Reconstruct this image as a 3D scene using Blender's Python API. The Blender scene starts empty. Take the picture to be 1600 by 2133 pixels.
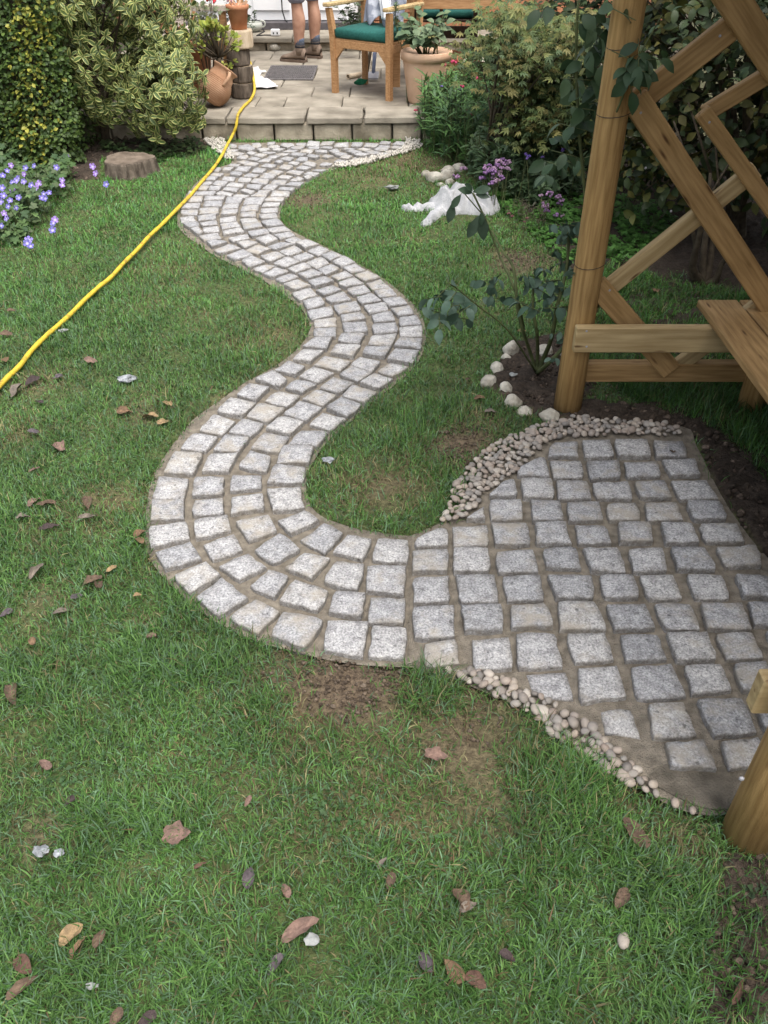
import bpy, bmesh, math, random
import numpy as np
from mathutils import Vector, Matrix, Euler, noise as mn

random.seed(7)
rng = np.random.default_rng(7)
S = bpy.context.scene
COL = S.collection
R = math.radians

# ------------------------------------------------------------------ camera
CAM_F, CAM_PITCH, CAM_H = 1700.0, 38.0, 1.66          # focal length in pixels of the 1600x2133 photo
cam = bpy.data.cameras.new('camera')
cam.sensor_fit = 'VERTICAL'; cam.sensor_height = 24.0
cam.lens = CAM_F / 2133.0 * 24.0
cam.clip_start = 0.05; cam.clip_end = 400
camo = bpy.data.objects.new('camera', cam); COL.objects.link(camo)
camo.location = (0, 0, CAM_H); camo.rotation_euler = (R(90 - CAM_PITCH), 0, 0)
S.camera = camo

# ------------------------------------------------------------------ world, sun, exposure
SUN_EL, SUN_AZ = 66.0, 150.0      # azimuth from +Y towards +X
W = bpy.data.worlds.new('World'); S.world = W; W.use_nodes = True
wn = W.node_tree
sky = wn.nodes.new('ShaderNodeTexSky'); sky.sky_type = 'NISHITA'; sky.sun_disc = False
sky.sun_elevation = R(SUN_EL); sky.sun_rotation = R(SUN_AZ)
sky.air_density = 1.0; sky.dust_density = 6.0; sky.ozone_density = 0.6
wn.nodes['Background'].inputs['Strength'].default_value = 0.13
hs = wn.nodes.new('ShaderNodeHueSaturation'); hs.inputs['Saturation'].default_value = 0.5      # overcast: a grey sky
wn.links.new(sky.outputs['Color'], hs.inputs['Color']); wn.links.new(hs.outputs['Color'], wn.nodes['Background'].inputs['Color'])
sl = bpy.data.lights.new('sun', 'SUN'); sl.energy = 0.9; sl.angle = R(60); sl.color = (1.0, 0.975, 0.94)
so = bpy.data.objects.new('sun', sl); COL.objects.link(so)
_d = Vector((math.sin(R(SUN_AZ)) * math.cos(R(SUN_EL)), math.cos(R(SUN_AZ)) * math.cos(R(SUN_EL)), math.sin(R(SUN_EL))))
so.rotation_euler = (-_d).to_track_quat('-Z', 'Y').to_euler(); so.location = (0, 0, 20)
S.view_settings.view_transform = 'Standard'; S.view_settings.look = 'None'
S.view_settings.gamma = 1.0; S.view_settings.use_curve_mapping = False
S.view_settings.exposure = 1.15
S.render.engine = 'CYCLES'
S.cycles.max_bounces = 6; S.cycles.diffuse_bounces = 3; S.cycles.glossy_bounces = 2
S.cycles.transmission_bounces = 3; S.cycles.transparent_max_bounces = 4
S.cycles.use_denoising = True

# ------------------------------------------------------------------ surveying helpers (photo pixel -> place)
_s, _c = math.sin(R(CAM_PITCH)), math.cos(R(CAM_PITCH))
def ray(px, py):
    u = (px - 800) / CAM_F; v = (py - 1066.5) / CAM_F
    return Vector((u, _c - v * _s, -(_s + v * _c)))
def G(px, py, z=0.0):
    d = ray(px, py); t = (z - CAM_H) / d.z
    return Vector((d.x * t, d.y * t, z))
def PY(px, py, Y):
    d = ray(px, py); t = Y / d.y
    return Vector((d.x * t, Y, CAM_H + d.z * t))
def depth(p):
    return p[1] * _c - (p[2] - CAM_H) * _s
def proj(p):
    d = depth(p); up = p[1] * _s + (p[2] - CAM_H) * _c
    return 800 + CAM_F * p[0] / d, 1066.5 - CAM_F * up / d

# ------------------------------------------------------------------ object helpers
WM = {}
def tag(o, label=None, cat=None, group=None, kind=None):
    if label: o['label'] = label
    if cat: o['category'] = cat
    if group: o['group'] = group
    if kind: o['kind'] = kind
    return o
def link(name, data, parent=None, M=None):
    o = bpy.data.objects.new(name, data); COL.objects.link(o)
    M = M if M is not None else Matrix()
    WM[o] = M
    if parent is not None:
        o.parent = parent; o.matrix_basis = WM[parent].inverted() @ M
    else:
        o.matrix_basis = M
    return o
def thing(name, loc, label, cat, group=None, kind=None):
    return tag(link(name, None, None, Matrix.Translation(Vector(loc))), label, cat, group, kind)

def fast_mesh(name, V, T, C=None, smooth=False):
    me = bpy.data.meshes.new(name)
    V = np.asarray(V, np.float32); T = np.asarray(T, np.int32)
    me.vertices.add(len(V)); me.vertices.foreach_set('co', V.ravel())
    me.loops.add(len(T) * 3); me.loops.foreach_set('vertex_index', T.ravel())
    me.polygons.add(len(T)); me.polygons.foreach_set('loop_start', np.arange(0, len(T) * 3, 3, dtype=np.int32))
    me.polygons.foreach_set('loop_total', np.full(len(T), 3, np.int32))
    if smooth: me.polygons.foreach_set('use_smooth', np.ones(len(T), bool))
    if C is not None:
        C = np.asarray(C, np.float32)
        if C.shape[1] == 3: C = np.concatenate([C, np.ones((len(C), 1), np.float32)], 1)
        at = me.attributes.new('Col', 'FLOAT_COLOR', 'FACE' if len(C) == len(T) else 'POINT')
        at.data.foreach_set('color', C.ravel())
    me.update(calc_edges=True)
    return me

class MB:
    """collects shapes for ONE mesh object"""
    def __init__(s): s.v = []; s.f = []; s.c = []
    def add(s, vs, fs, col=(1, 1, 1)):
        n = len(s.v); s.v += [tuple(v) for v in vs]
        for f in fs: s.f.append(tuple(n + i for i in f)); s.c.append(col)
        return s
    def tube(s, pts, rad, n=8, cap=True, col=(1, 1, 1), wob=0):
        pts = [Vector(p) for p in pts]; m = len(pts)
        if not hasattr(rad, '__len__'): rad = [rad] * m
        vs = []; ref = None
        for i, p in enumerate(pts):
            t = (pts[min(i + 1, m - 1)] - pts[max(i - 1, 0)])
            t = t.normalized() if t.length > 1e-9 else Vector((0, 0, 1))
            if ref is None:
                ref = t.orthogonal().normalized()
            else:
                ref = (ref - t * ref.dot(t)); ref = ref.normalized() if ref.length > 1e-6 else t.orthogonal().normalized()
            b = t.cross(ref)
            for k in range(n):
                a = 2 * math.pi * k / n; r = rad[i] * (1 + (random.uniform(-wob, wob) if wob else 0))
                vs.append(p + (ref * math.cos(a) + b * math.sin(a)) * r)
        fs = [(i * n + k, i * n + (k + 1) % n, (i + 1) * n + (k + 1) % n, (i + 1) * n + k) for i in range(m - 1) for k in range(n)]
        if cap: fs += [tuple(range(n - 1, -1, -1)), tuple((m - 1) * n + k for k in range(n))]
        return s.add(vs, fs, col)
    def lathe(s, prof, n=24, M=None, cap=True, col=(1, 1, 1)):
        M = M or Matrix(); vs = []; m = len(prof)
        for r, z in prof:
            for k in range(n):
                a = 2 * math.pi * k / n; vs.append(M @ Vector((r * math.cos(a), r * math.sin(a), z)))
        fs = [(i * n + k, i * n + (k + 1) % n, (i + 1) * n + (k + 1) % n, (i + 1) * n + k) for i in range(m - 1) for k in range(n)]
        if cap: fs += [tuple(range(n - 1, -1, -1)), tuple((m - 1) * n + k for k in range(n))]
        return s.add(vs, fs, col)
    def box(s, c, d, M=None, col=(1, 1, 1), bev=0.004):
        M = M or Matrix(); c = Vector(c); hx, hy, hz = d[0] / 2, d[1] / 2, d[2] / 2
        b = min(bev, hx * .45, hy * .45, hz * .45)
        bm = bmesh.new(); bmesh.ops.create_cube(bm, size=1)
        for v in bm.verts: v.co = Vector((v.co.x * 2 * hx, v.co.y * 2 * hy, v.co.z * 2 * hz)) + c
        if b > 0: bmesh.ops.bevel(bm, geom=bm.edges[:], offset=b, segments=1, affect='EDGES')
        bm.verts.index_update()
        s.add([M @ v.co for v in bm.verts], [[v.index for v in f.verts] for f in bm.faces], col); bm.free()
        return s
    def build(s, name, mat, parent=None, smooth=False, M=None, recentre=True, col=False):
        v = s.v
        if M is None and recentre and v:
            a = np.array(v); ce = Vector(((a.min(0) + a.max(0)) / 2).tolist())
            M = Matrix.Translation(ce); v = (a - np.array(ce)).tolist()
        me = bpy.data.meshes.new(name); me.from_pydata(v, [], s.f)
        if col:
            at = me.attributes.new('Col', 'FLOAT_COLOR', 'FACE')
            at.data.foreach_set('color', np.array([list(c) + [1] for c in s.c], np.float32).ravel())
        if smooth: me.polygons.foreach_set('use_smooth', [True] * len(me.polygons))
        if mat: me.materials.append(mat)
        me.update()
        return link(name, me, parent, M)

def ico(sub, r=1.0):
    bm = bmesh.new(); bmesh.ops.create_icosphere(bm, subdivisions=sub, radius=r)
    bm.verts.index_update()
    v = [x.co.copy() for x in bm.verts]; f = [[q.index for q in y.verts] for y in bm.faces]; bm.free()
    return v, f
def lumpy(sub, dims, amp, freq, seed, flat=None):
    v, f = ico(sub); o = Vector((seed * 7.3, seed * 3.1, seed * 1.7)); out = []
    for p in v:
        q = p * (1 + amp * mn.noise(p * freq + o) + amp * .5 * mn.noise(p * freq * 2.3 + o))
        q = Vector((q.x * dims[0], q.y * dims[1], q.z * dims[2]))
        if flat is not None and q.z < flat: q.z = flat
        out.append(q)
    return out, f

def hewn(v, dims, seed, n=9):
    rd = random.Random(seed)
    for _ in range(n):
        d = Vector((rd.uniform(-1, 1), rd.uniform(-1, 1), rd.uniform(-.5, 1))).normalized()
        h = rd.uniform(.72, .92); lim = h * math.sqrt((d.x * dims[0]) ** 2 + (d.y * dims[1]) ** 2 + (d.z * dims[2]) ** 2)
        for q in v:
            e = q.dot(d) - lim
            if e > 0: q -= d * e
    return v
# ------------------------------------------------------------------ materials
def pm(name, c1, c2=None, scale=20, rough=.8, bump=0.0, bscale=80, colattr=False, stretch=(1, 1, 1), spec=.3,
       trans=0, objrand=0.0, detail=4, pal=None, lo=.35, hi=.65, world=False):
    m = bpy.data.materials.new(name); m.use_nodes = True; nt = m.node_tree; N = nt.nodes; L = nt.links
    bs = N['Principled BSDF']; bs.inputs['Roughness'].default_value = rough
    bs.inputs['Specular IOR Level'].default_value = spec
    tc = N.new('ShaderNodeTexCoord'); mp = N.new('ShaderNodeMapping'); mp.inputs['Scale'].default_value = stretch
    if world:
        ge = N.new('ShaderNodeNewGeometry'); L.new(ge.outputs['Position'], mp.inputs['Vector'])
    else:
        L.new(tc.outputs['Object'], mp.inputs['Vector'])
        oi = N.new('ShaderNodeObjectInfo'); mu = N.new('ShaderNodeMath'); mu.operation = 'MULTIPLY'; mu.inputs[1].default_value = 37.0
        L.new(oi.outputs['Random'], mu.inputs[0]); L.new(mu.outputs[0], mp.inputs['Location'])
    nz = N.new('ShaderNodeTexNoise'); nz.inputs['Scale'].default_value = scale; nz.inputs['Detail'].default_value = detail
    L.new(mp.outputs[0], nz.inputs['Vector'])
    rp = N.new('ShaderNodeValToRGB'); rp.color_ramp.elements[0].position = lo; rp.color_ramp.elements[1].position = hi
    rp.color_ramp.elements[0].color = (*c1, 1); rp.color_ramp.elements[1].color = (*(c2 or c1), 1)
    L.new(nz.outputs['Fac'], rp.inputs['Fac']); out = rp.outputs['Color']
    def mul(a, b):
        x = N.new('ShaderNodeMix'); x.data_type = 'RGBA'; x.blend_type = 'MULTIPLY'; x.inputs['Factor'].default_value = 1
        L.new(a, x.inputs['A']); L.new(b, x.inputs['B']); return x.outputs['Result']
    if pal:
        oi2 = N.new('ShaderNodeObjectInfo'); pr = N.new('ShaderNodeValToRGB'); cr = pr.color_ramp
        while len(cr.elements) < len(pal): cr.elements.new(.5)
        for i, c in enumerate(pal): cr.elements[i].position = i / (len(pal) - 1); cr.elements[i].color = (*c, 1)
        L.new(oi2.outputs['Random'], pr.inputs['Fac']); out = mul(out, pr.outputs['Color'])
    if colattr:
        at = N.new('ShaderNodeAttribute'); at.attribute_name = 'Col'; out = mul(out, at.outputs['Color'])
    L.new(out, bs.inputs['Base Color'])
    if bump:
        n2 = N.new('ShaderNodeTexNoise'); n2.inputs['Scale'].default_value = bscale; n2.inputs['Detail'].default_value = 5
        L.new(mp.outputs[0], n2.inputs['Vector'])
        bp = N.new('ShaderNodeBump'); bp.inputs['Strength'].default_value = bump; bp.inputs['Distance'].default_value = .01
        L.new(n2.outputs['Fac'], bp.inputs['Height']); L.new(bp.outputs[0], bs.inputs['Normal'])
    if trans:
        tr = N.new('ShaderNodeBsdfTranslucent'); L.new(out, tr.inputs['Color'])
        mx = N.new('ShaderNodeMixShader'); mx.inputs['Fac'].default_value = trans
        L.new(bs.outputs[0], mx.inputs[1]); L.new(tr.outputs[0], mx.inputs[2]); L.new(mx.outputs[0], N['Material Output'].inputs['Surface'])
    return m

def knots(m, sc=5.0, stretch=(1, 5, 5)):
    nt = m.node_tree; N = nt.nodes; L = nt.links; bs = N['Principled BSDF']; src = bs.inputs['Base Color'].links[0].from_socket
    tc = N.new('ShaderNodeTexCoord'); oi = N.new('ShaderNodeObjectInfo'); mu = N.new('ShaderNodeMath'); mu.operation = 'MULTIPLY'; mu.inputs[1].default_value = 17.0; L.new(oi.outputs['Random'], mu.inputs[0])
    mp = N.new('ShaderNodeMapping'); mp.inputs['Scale'].default_value = stretch; L.new(tc.outputs['Object'], mp.inputs['Vector']); L.new(mu.outputs[0], mp.inputs['Location'])
    vo = N.new('ShaderNodeTexVoronoi'); vo.inputs['Scale'].default_value = sc; L.new(mp.outputs[0], vo.inputs['Vector'])
    rp = N.new('ShaderNodeValToRGB'); rp.color_ramp.elements[0].position = .05; rp.color_ramp.elements[0].color = (.30, .22, .18, 1); rp.color_ramp.elements[1].position = .16; rp.color_ramp.elements[1].color = (1, 1, 1, 1)
    L.new(vo.outputs['Distance'], rp.inputs['Fac'])
    n2 = N.new('ShaderNodeTexNoise'); n2.inputs['Scale'].default_value = 3.0; n2.inputs['Detail'].default_value = 6; L.new(tc.outputs['Object'], n2.inputs['Vector'])
    r2 = N.new('ShaderNodeValToRGB'); r2.color_ramp.elements[0].position = .3; r2.color_ramp.elements[0].color = (.80, .78, .76, 1); r2.color_ramp.elements[1].position = .65; r2.color_ramp.elements[1].color = (1.08, 1.06, 1.04, 1)
    L.new(n2.outputs['Fac'], r2.inputs['Fac'])
    for s in (rp.outputs['Color'], r2.outputs['Color']):
        x = N.new('ShaderNodeMix'); x.data_type = 'RGBA'; x.blend_type = 'MULTIPLY'; x.inputs['Factor'].default_value = 1; L.new(src, x.inputs['A']); L.new(s, x.inputs['B']); src = x.outputs['Result']
    L.new(src, bs.inputs['Base Color'])
    return m
def granite():
    m = bpy.data.materials.new('granite'); m.use_nodes = True; nt = m.node_tree; N = nt.nodes; L = nt.links
    bs = N['Principled BSDF']; bs.inputs['Roughness'].default_value = .75; bs.inputs['Specular IOR Level'].default_value = .35
    tc = N.new('ShaderNodeTexCoord'); oi = N.new('ShaderNodeObjectInfo')
    mu = N.new('ShaderNodeMath'); mu.operation = 'MULTIPLY'; mu.inputs[1].default_value = 91.0; L.new(oi.outputs['Random'], mu.inputs[0])
    mp = N.new('ShaderNodeMapping'); L.new(tc.outputs['Object'], mp.inputs['Vector']); L.new(mu.outputs[0], mp.inputs['Location'])
    def nz(sc, det, rg=.5):
        n = N.new('ShaderNodeTexNoise'); n.inputs['Scale'].default_value = sc; n.inputs['Detail'].default_value = det
        n.inputs['Roughness'].default_value = rg; L.new(mp.outputs[0], n.inputs['Vector']); return n.outputs['Fac']
    def ramp(src, els):
        r = N.new('ShaderNodeValToRGB'); cr = r.color_ramp
        while len(cr.elements) < len(els): cr.elements.new(.5)
        for i, (p, c) in enumerate(els): cr.elements[i].position = p; cr.elements[i].color = (*c, 1)
        L.new(src, r.inputs['Fac']); return r.outputs['Color']
    def mix(f, a, b, mode='MIX'):
        x = N.new('ShaderNodeMix'); x.data_type = 'RGBA'; x.blend_type = mode
        if isinstance(f, float): x.inputs['Factor'].default_value = f
        else: L.new(f, x.inputs['Factor'])
        L.new(a, x.inputs['A']); L.new(b, x.inputs['B']); return x.outputs['Result']
    grain = ramp(nz(170, 4, .75), [(.30, (.092, .092, .094)), (.41, (.288, .289, .292)), (.51, (.425, .426, .428)), (.66, (.675, .67, .66))])
    big = ramp(nz(38, 4, .65), [(.33, (.63, .63, .635)), (.62, (1.06, 1.06, 1.05))])
    col = mix(1.0, grain, big, 'MULTIPLY')
    tint = ramp(oi.outputs['Random'], [(0, (.82, .83, .85)), (.5, (.96, .96, .97)), (1, (1.08, 1.07, 1.05))])
    col = mix(1.0, col, tint, 'MULTIPLY')
    # sandy mortar residue left on some setts
    sand = N.new('ShaderNodeRGB'); sand.outputs[0].default_value = (.36, .325, .265, 1)
    am = N.new('ShaderNodeMath'); am.operation = 'MULTIPLY_ADD'; am.inputs[1].default_value = 7.31; am.inputs[2].default_value = 0; L.new(oi.outputs['Random'], am.inputs[0])
    fr = N.new('ShaderNodeMath'); fr.operation = 'FRACT'; L.new(am.outputs[0], fr.inputs[0])
    pw = N.new('ShaderNodeMath'); pw.operation = 'MULTIPLY_ADD'; pw.inputs[1].default_value = .24; pw.inputs[2].default_value = -.19; L.new(fr.outputs[0], pw.inputs[0])
    ad = N.new('ShaderNodeMath'); ad.operation = 'ADD'; L.new(nz(16, 4, .6), ad.inputs[0]); L.new(pw.outputs[0], ad.inputs[1])
    f = ramp(ad.outputs[0], [(.45, (0, 0, 0)), (.66, (.75, .75, .75))])
    col = mix(f, col, sand.outputs[0])
    # joint shade painted in with mortar slurry, uneven along the hewn edges
    da = N.new('ShaderNodeAttribute'); da.attribute_name = 'dirt_shade'
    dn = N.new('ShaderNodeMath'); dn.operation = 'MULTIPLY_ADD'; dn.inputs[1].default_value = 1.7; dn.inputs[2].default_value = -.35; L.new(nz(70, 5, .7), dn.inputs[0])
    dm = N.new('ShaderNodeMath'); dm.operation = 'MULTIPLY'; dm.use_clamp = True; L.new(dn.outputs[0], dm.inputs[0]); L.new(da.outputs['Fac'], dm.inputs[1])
    grime_shade = N.new('ShaderNodeRGB'); grime_shade.outputs[0].default_value = (.14, .12, .093, 1)
    col = mix(dm.outputs[0], col, grime_shade.outputs[0])
    spot = ramp(nz(48, 2, .4), [(.27, (.5, .5, .5)), (.31, (1, 1, 1))])
    col = mix(1.0, col, spot, 'MULTIPLY')
    L.new(col, bs.inputs['Base Color'])
    bp = N.new('ShaderNodeBump'); bp.inputs['Strength'].default_value = .55; bp.inputs['Distance'].default_value = .006
    L.new(nz(130, 5, .6), bp.inputs['Height']); L.new(bp.outputs[0], bs.inputs['Normal'])
    return m

M_GRAN = granite()
M_MORTAR = pm('mortar', (.14, .122, .096), (.30, .265, .21), 34, .95, .9, 210, world=True, detail=12, lo=.3, hi=.7)
M_WET = pm('wet_mortar', (.085, .075, .058), (.20, .175, .138), 22, .8, .6, 190, world=True, detail=12, lo=.3, hi=.7)
M_GROUND = pm('soil_and_thatch', (.62, .6, .58), (1.35, 1.35, 1.3), 70, .95, .9, 150, colattr=True, world=True, detail=8)
M_GRASS = pm('grass_blades', (.8, .8, .8), (1.2, 1.2, 1.15), 3, .55, colattr=True, trans=.22, spec=.25, world=True)
M_LEAF = pm('leaf', (.78, .8, .78), (1.2, 1.18, 1.15), 9, .5, colattr=True, trans=.2, spec=.3)
M_GLOSS = pm('glossy_leaf', (.82, .84, .84), (1.15, 1.15, 1.15), 12, .5, colattr=True, trans=.12, spec=.3)
M_PETAL = pm('petal', (.9, .9, .9), (1.1, 1.1, 1.1), 20, .6, colattr=True, trans=.25)
M_STEM = pm('stem', (.045, .034, .022), (.09, .07, .045), 30, .8, .4, 90)
M_GSTEM = pm('green_stem', (.06, .075, .03), (.11, .13, .05), 30, .7)
M_WOOD = pm('treated_pine', (.27, .166, .066), (.42, .272, .120), 5, .7, .25, 40, stretch=(1.2, 16, 16), detail=6)
M_POST = pm('pine_post', (.29, .176, .064), (.46, .298, .122), 5, .7, .35, 40, stretch=(16, 16, 1.2), detail=6)
M_RAIL = pm('pale_pine', (.34, .245, .115), (.52, .40, .215), 4, .7, .2, 40, stretch=(1.0, 14, 14), detail=6)
M_TEAK = pm('teak', (.36, .19, .085), (.50, .29, .14), 6, .6, .2, 50, stretch=(2, 14, 14), detail=6)
M_DTEAK = pm('dark_wood', (.03, .018, .012), (.06, .035, .022), 8, .55, .2, 60, stretch=(12, 12, 2))
M_GTEAK = pm('weathered_slats', (.42, .36, .31), (.56, .49, .43), 6, .8, .2, 50, stretch=(14, 2, 14), detail=6)
M_GREEN = pm('green_canvas', (.012, .088, .075), (.022, .125, .105), 60, .85, .3, 600)
M_CLOTHB = pm('blue_grey_cloth', (.25, .27, .33), (.55, .57, .63), 7, .9, .3, 120, lo=.47, hi=.53)
M_SHEET = pm('white_cloth', (.62, .64, .67), (.78, .79, .81), 9, .9, .35, 200)
M_DUST = pm('grey_white_cloth', (.30, .31, .32), (.50, .505, .515), 9, .95, .5, 120, detail=7)
M_TERRA = pm('terracotta', (.40, .17, .085), (.52, .25, .14), 9, .85, .3, 90)
M_PALET = pm('pale_terracotta', (.52, .33, .21), (.62, .43, .30), 7, .85, .3, 90)
M_JUG = pm('ribbed_terracotta', (.34, .185, .105), (.50, .32, .205), 6, .85, .25, 90)
M_STONE = pm('sandstone', (.19, .162, .118), (.42, .37, .285), 8, .9, .6, 60, detail=8)
M_SLAB = pm('paving_stone', (.165, .146, .113), (.36, .325, .263), 5, .9, .5, 70, detail=12, lo=.28, hi=.72)
M_DARKS = pm('dark_joint', (.05, .043, .033), (.09, .08, .06), 30, .95)
M_WHITE = pm('white_paint', (.78, .79, .80), (.83, .83, .83), 4, .4)
M_SILL = pm('dark_sill', (.07, .065, .07), (.11, .10, .105), 12, .7)
M_BRICK = pm('brick', (.27, .115, .06), (.38, .19, .11), 18, .9, .5, 90, pal=[(.75, .75, .75), (1, .95, .9), (1.2, 1.1, 1.0)])
M_ROCK = pm('pale_rock', (.30, .275, .225), (.60, .57, .49), 16, .95, .9, 70, detail=10)
M_PEB = pm('pebble', (.9, .9, .9), (1.1, 1.08, 1.05), 40, .65, .15, 120,
           pal=[(.36, .30, .25), (.25, .24, .225), (.40, .345, .285), (.21, .20, .19), (.33, .28, .24), (.46, .425, .375), (.17, .16, .15), (.31, .275, .24), (.28, .23, .195)])
M_GRAVEL = pm('pale_gravel', (.36, .335, .29), (.58, .55, .49), 160, .85, .2, 120, world=True)
M_HOSE = pm('yellow_hose', (.30, .20, .04), (.60, .44, .045), 26, .5, .2, 60, detail=6, lo=.30, hi=.46)
M_BARK = pm('bark', (.06, .047, .036), (.185, .15, .118), 9, .95, .9, 40, stretch=(4, 4, 1), detail=8)
M_CUT = pm('cut_wood', (.10, .078, .058), (.20, .158, .12), 14, .9, .5, 60, detail=8)
M_LCUT = pm('pale_cut_wood', (.42, .33, .22), (.58, .48, .35), 10, .85, .4, 50, stretch=(4, 4, 1))
M_SKIN = pm('skin', (.33, .175, .115), (.44, .255, .175), 14, .6, .1, 90)
M_SHORT = pm('grey_shorts', (.15, .15, .19), (.25, .25, .30), 10, .95, .4, 120)
M_SHIRT = pm('dark_shirt', (.06, .07, .1), (.09, .1, .13), 10, .95, .3, 120)
M_HAIR = pm('hair', (.05, .035, .025), (.09, .06, .045), 30, .8)
M_BOOT = pm('suede_boot', (.14, .10, .075), (.22, .165, .125), 16, .9, .4, 120)
M_SOLE = pm('boot_sole', (.10, .07, .05), (.14, .10, .075), 16, .9)
M_SOCK = pm('blue_grey_sock', (.10, .13, .19), (.15, .185, .25), 60, .95, .3, 300)
M_SOCKD = pm('dark_sock', (.05, .055, .07), (.07, .075, .09), 60, .95, .3, 300)
M_BLACK = pm('black_rubber', (.02, .02, .022), (.035, .035, .037), 20, .6)
M_MAT = pm('grey_mat', (.09, .085, .085), (.15, .14, .14), 30, .9, .4, 120)
M_PAPER = pm('white_paper', (.55, .55, .55), (.68, .68, .68), 8, .8)
M_GLAZE = pm('glazed_pot', (.36, .38, .33), (.46, .47, .42), 10, .35)
M_BLUE = pm('blue_handle', (.14, .18, .28), (.19, .23, .34), 20, .5)
M_STEEL = pm('grey_steel', (.28, .28, .30), (.36, .36, .38), 20, .5)
M_BRIST = pm('green_bristle', (.01, .12, .06), (.02, .18, .09), 60, .8)
M_TUBE = pm('card_tube', (.46, .37, .26), (.54, .45, .33), 12, .8)
M_SCRAP = pm('scrap_paper', (.19, .20, .19), (.32, .33, .32), 40, .8, .4, 90)
M_GLASS = pm('foil', (.16, .17, .18), (.34, .36, .38), 60, .35, .5, 150)
M_DEAD = pm('dead_leaf', (.7, .68, .68), (1.15, 1.1, 1.05), 60, .8, .4, 150, colattr=True)

for _m in (M_WOOD, M_RAIL): knots(_m)
knots(M_POST, 5.0, (4, 4, 1))
# ------------------------------------------------------------------ leaf library
def leafvar(L=1.0, W=.45, nst=5, fold=.18, droop=.25, peak=.45, col=(.1, .15, .05), margin=None, mcol=None, jit=.04, seed=0, rib=None):
    rd = random.Random(seed); V = []; T = []; C = []
    cols = 5 if margin else 3
    for i in range(nst + 1):
        t = i / nst
        w = W / 2 * (math.sin(math.pi * min(1, (t ** (math.log(.5) / math.log(peak))))) ** .8) if 0 < t < 1 else .012 * W
        w *= 1 + rd.uniform(-jit, jit) * 2
        z0 = -droop * t * t * L; y = L * t * (1 - .25 * droop * t)
        xs = [-1, 0, 1] if not margin else [-1, -(1 - margin), 0, 1 - margin, 1]
        for x in xs: V.append((x * w, y, z0 + abs(x) * w * fold * 2 + rd.uniform(-jit, jit) * L * .15))
    for i in range(nst):
        for k in range(cols - 1):
            a = i * cols + k; q = a + cols
            cc = mcol if (margin and k in (0, cols - 2)) else col
            s = 1 + rd.uniform(-.08, .08); cc = tuple(x * s for x in cc)
            T += [(a, a + 1, q + 1), (a, q + 1, q)]; C += [cc, cc]
    return np.array(V, np.float32), np.array(T, np.int32), np.array(C, np.float32)
def flowervar(n=5, r=1.0, cup=.25, col=(.3, .2, .6), eye=(.7, .7, .75), seed=0, notch=0):
    V = [(0, 0, 0)]; T = []; C = []; rd = random.Random(seed)
    for k in range(n):
        a = 2 * math.pi * k / n; b = math.pi / n * .92; s = rd.uniform(.88, 1.05)
        i0 = len(V)
        V += [(.35 * r * math.cos(a - b), .35 * r * math.sin(a - b), .1 * cup * r), (r * s * .9 * math.cos(a - b * .8), r * s * .9 * math.sin(a - b * .8), cup * r),
              (r * s * math.cos(a), r * s * math.sin(a), cup * r * .9), (r * s * .9 * math.cos(a + b * .8), r * s * .9 * math.sin(a + b * .8), cup * r), (.35 * r * math.cos(a + b), .35 * r * math.sin(a + b), .1 * cup * r)]
        T += [(0, i0, i0 + 4), (i0, i0 + 1, i0 + 2), (i0, i0 + 2, i0 + 4), (i0 + 4, i0 + 2, i0 + 3)]
        sc = rd.uniform(.85, 1.12); C += [eye] + [tuple(x * sc for x in col)] * 3
    return np.array(V, np.float32), np.array(T, np.int32), np.array(C, np.float32)
def clustervar(n, r, dot, col, seed):
    rd = random.Random(seed); V = []; T = []; C = []; v0, f0 = ico(1)
    for k in range(n):
        a = rd.uniform(0, 6.28); q = math.sqrt(rd.random()) * r; h = (1 - (q / r) ** 2) * r * .5
        o = Vector((q * math.cos(a), q * math.sin(a), h)); b = len(V); s = rd.uniform(.6, 1.3)
        cc = tuple(min(1, x * s) for x in col)
        V += [tuple(o + p * dot * rd.uniform(.8, 1.2)) for p in v0[:12]]
        # a coarse five-sided bead
        base = [0, 1, 2, 3, 4, 5]
        for f in ICO0: T.append(tuple(b + i for i in f)); C.append(cc)
    return np.array(V, np.float32), np.array(T, np.int32), np.array(C, np.float32)
_bm = bmesh.new(); bmesh.ops.create_icosphere(_bm, subdivisions=1, radius=1); _bm.verts.index_update()
ICO0 = [[v.index for v in f.verts] for f in _bm.faces]; _bm.free()

def orient(pos, d, up=Vector((0, 0, 1)), s=1.0, roll=0.0):
    y = Vector(d).normalized(); z = Vector(up) - y * y.dot(Vector(up))
    z = z.normalized() if z.length > 1e-4 else y.orthogonal().normalized()
    x = y.cross(z)
    m = Matrix((x, y, z)).transposed().to_4x4()
    if roll: m = m @ Matrix.Rotation(roll, 4, 'Y')
    return Matrix.Translation(Vector(pos)) @ m @ Matrix.Scale(s, 4)

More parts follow.
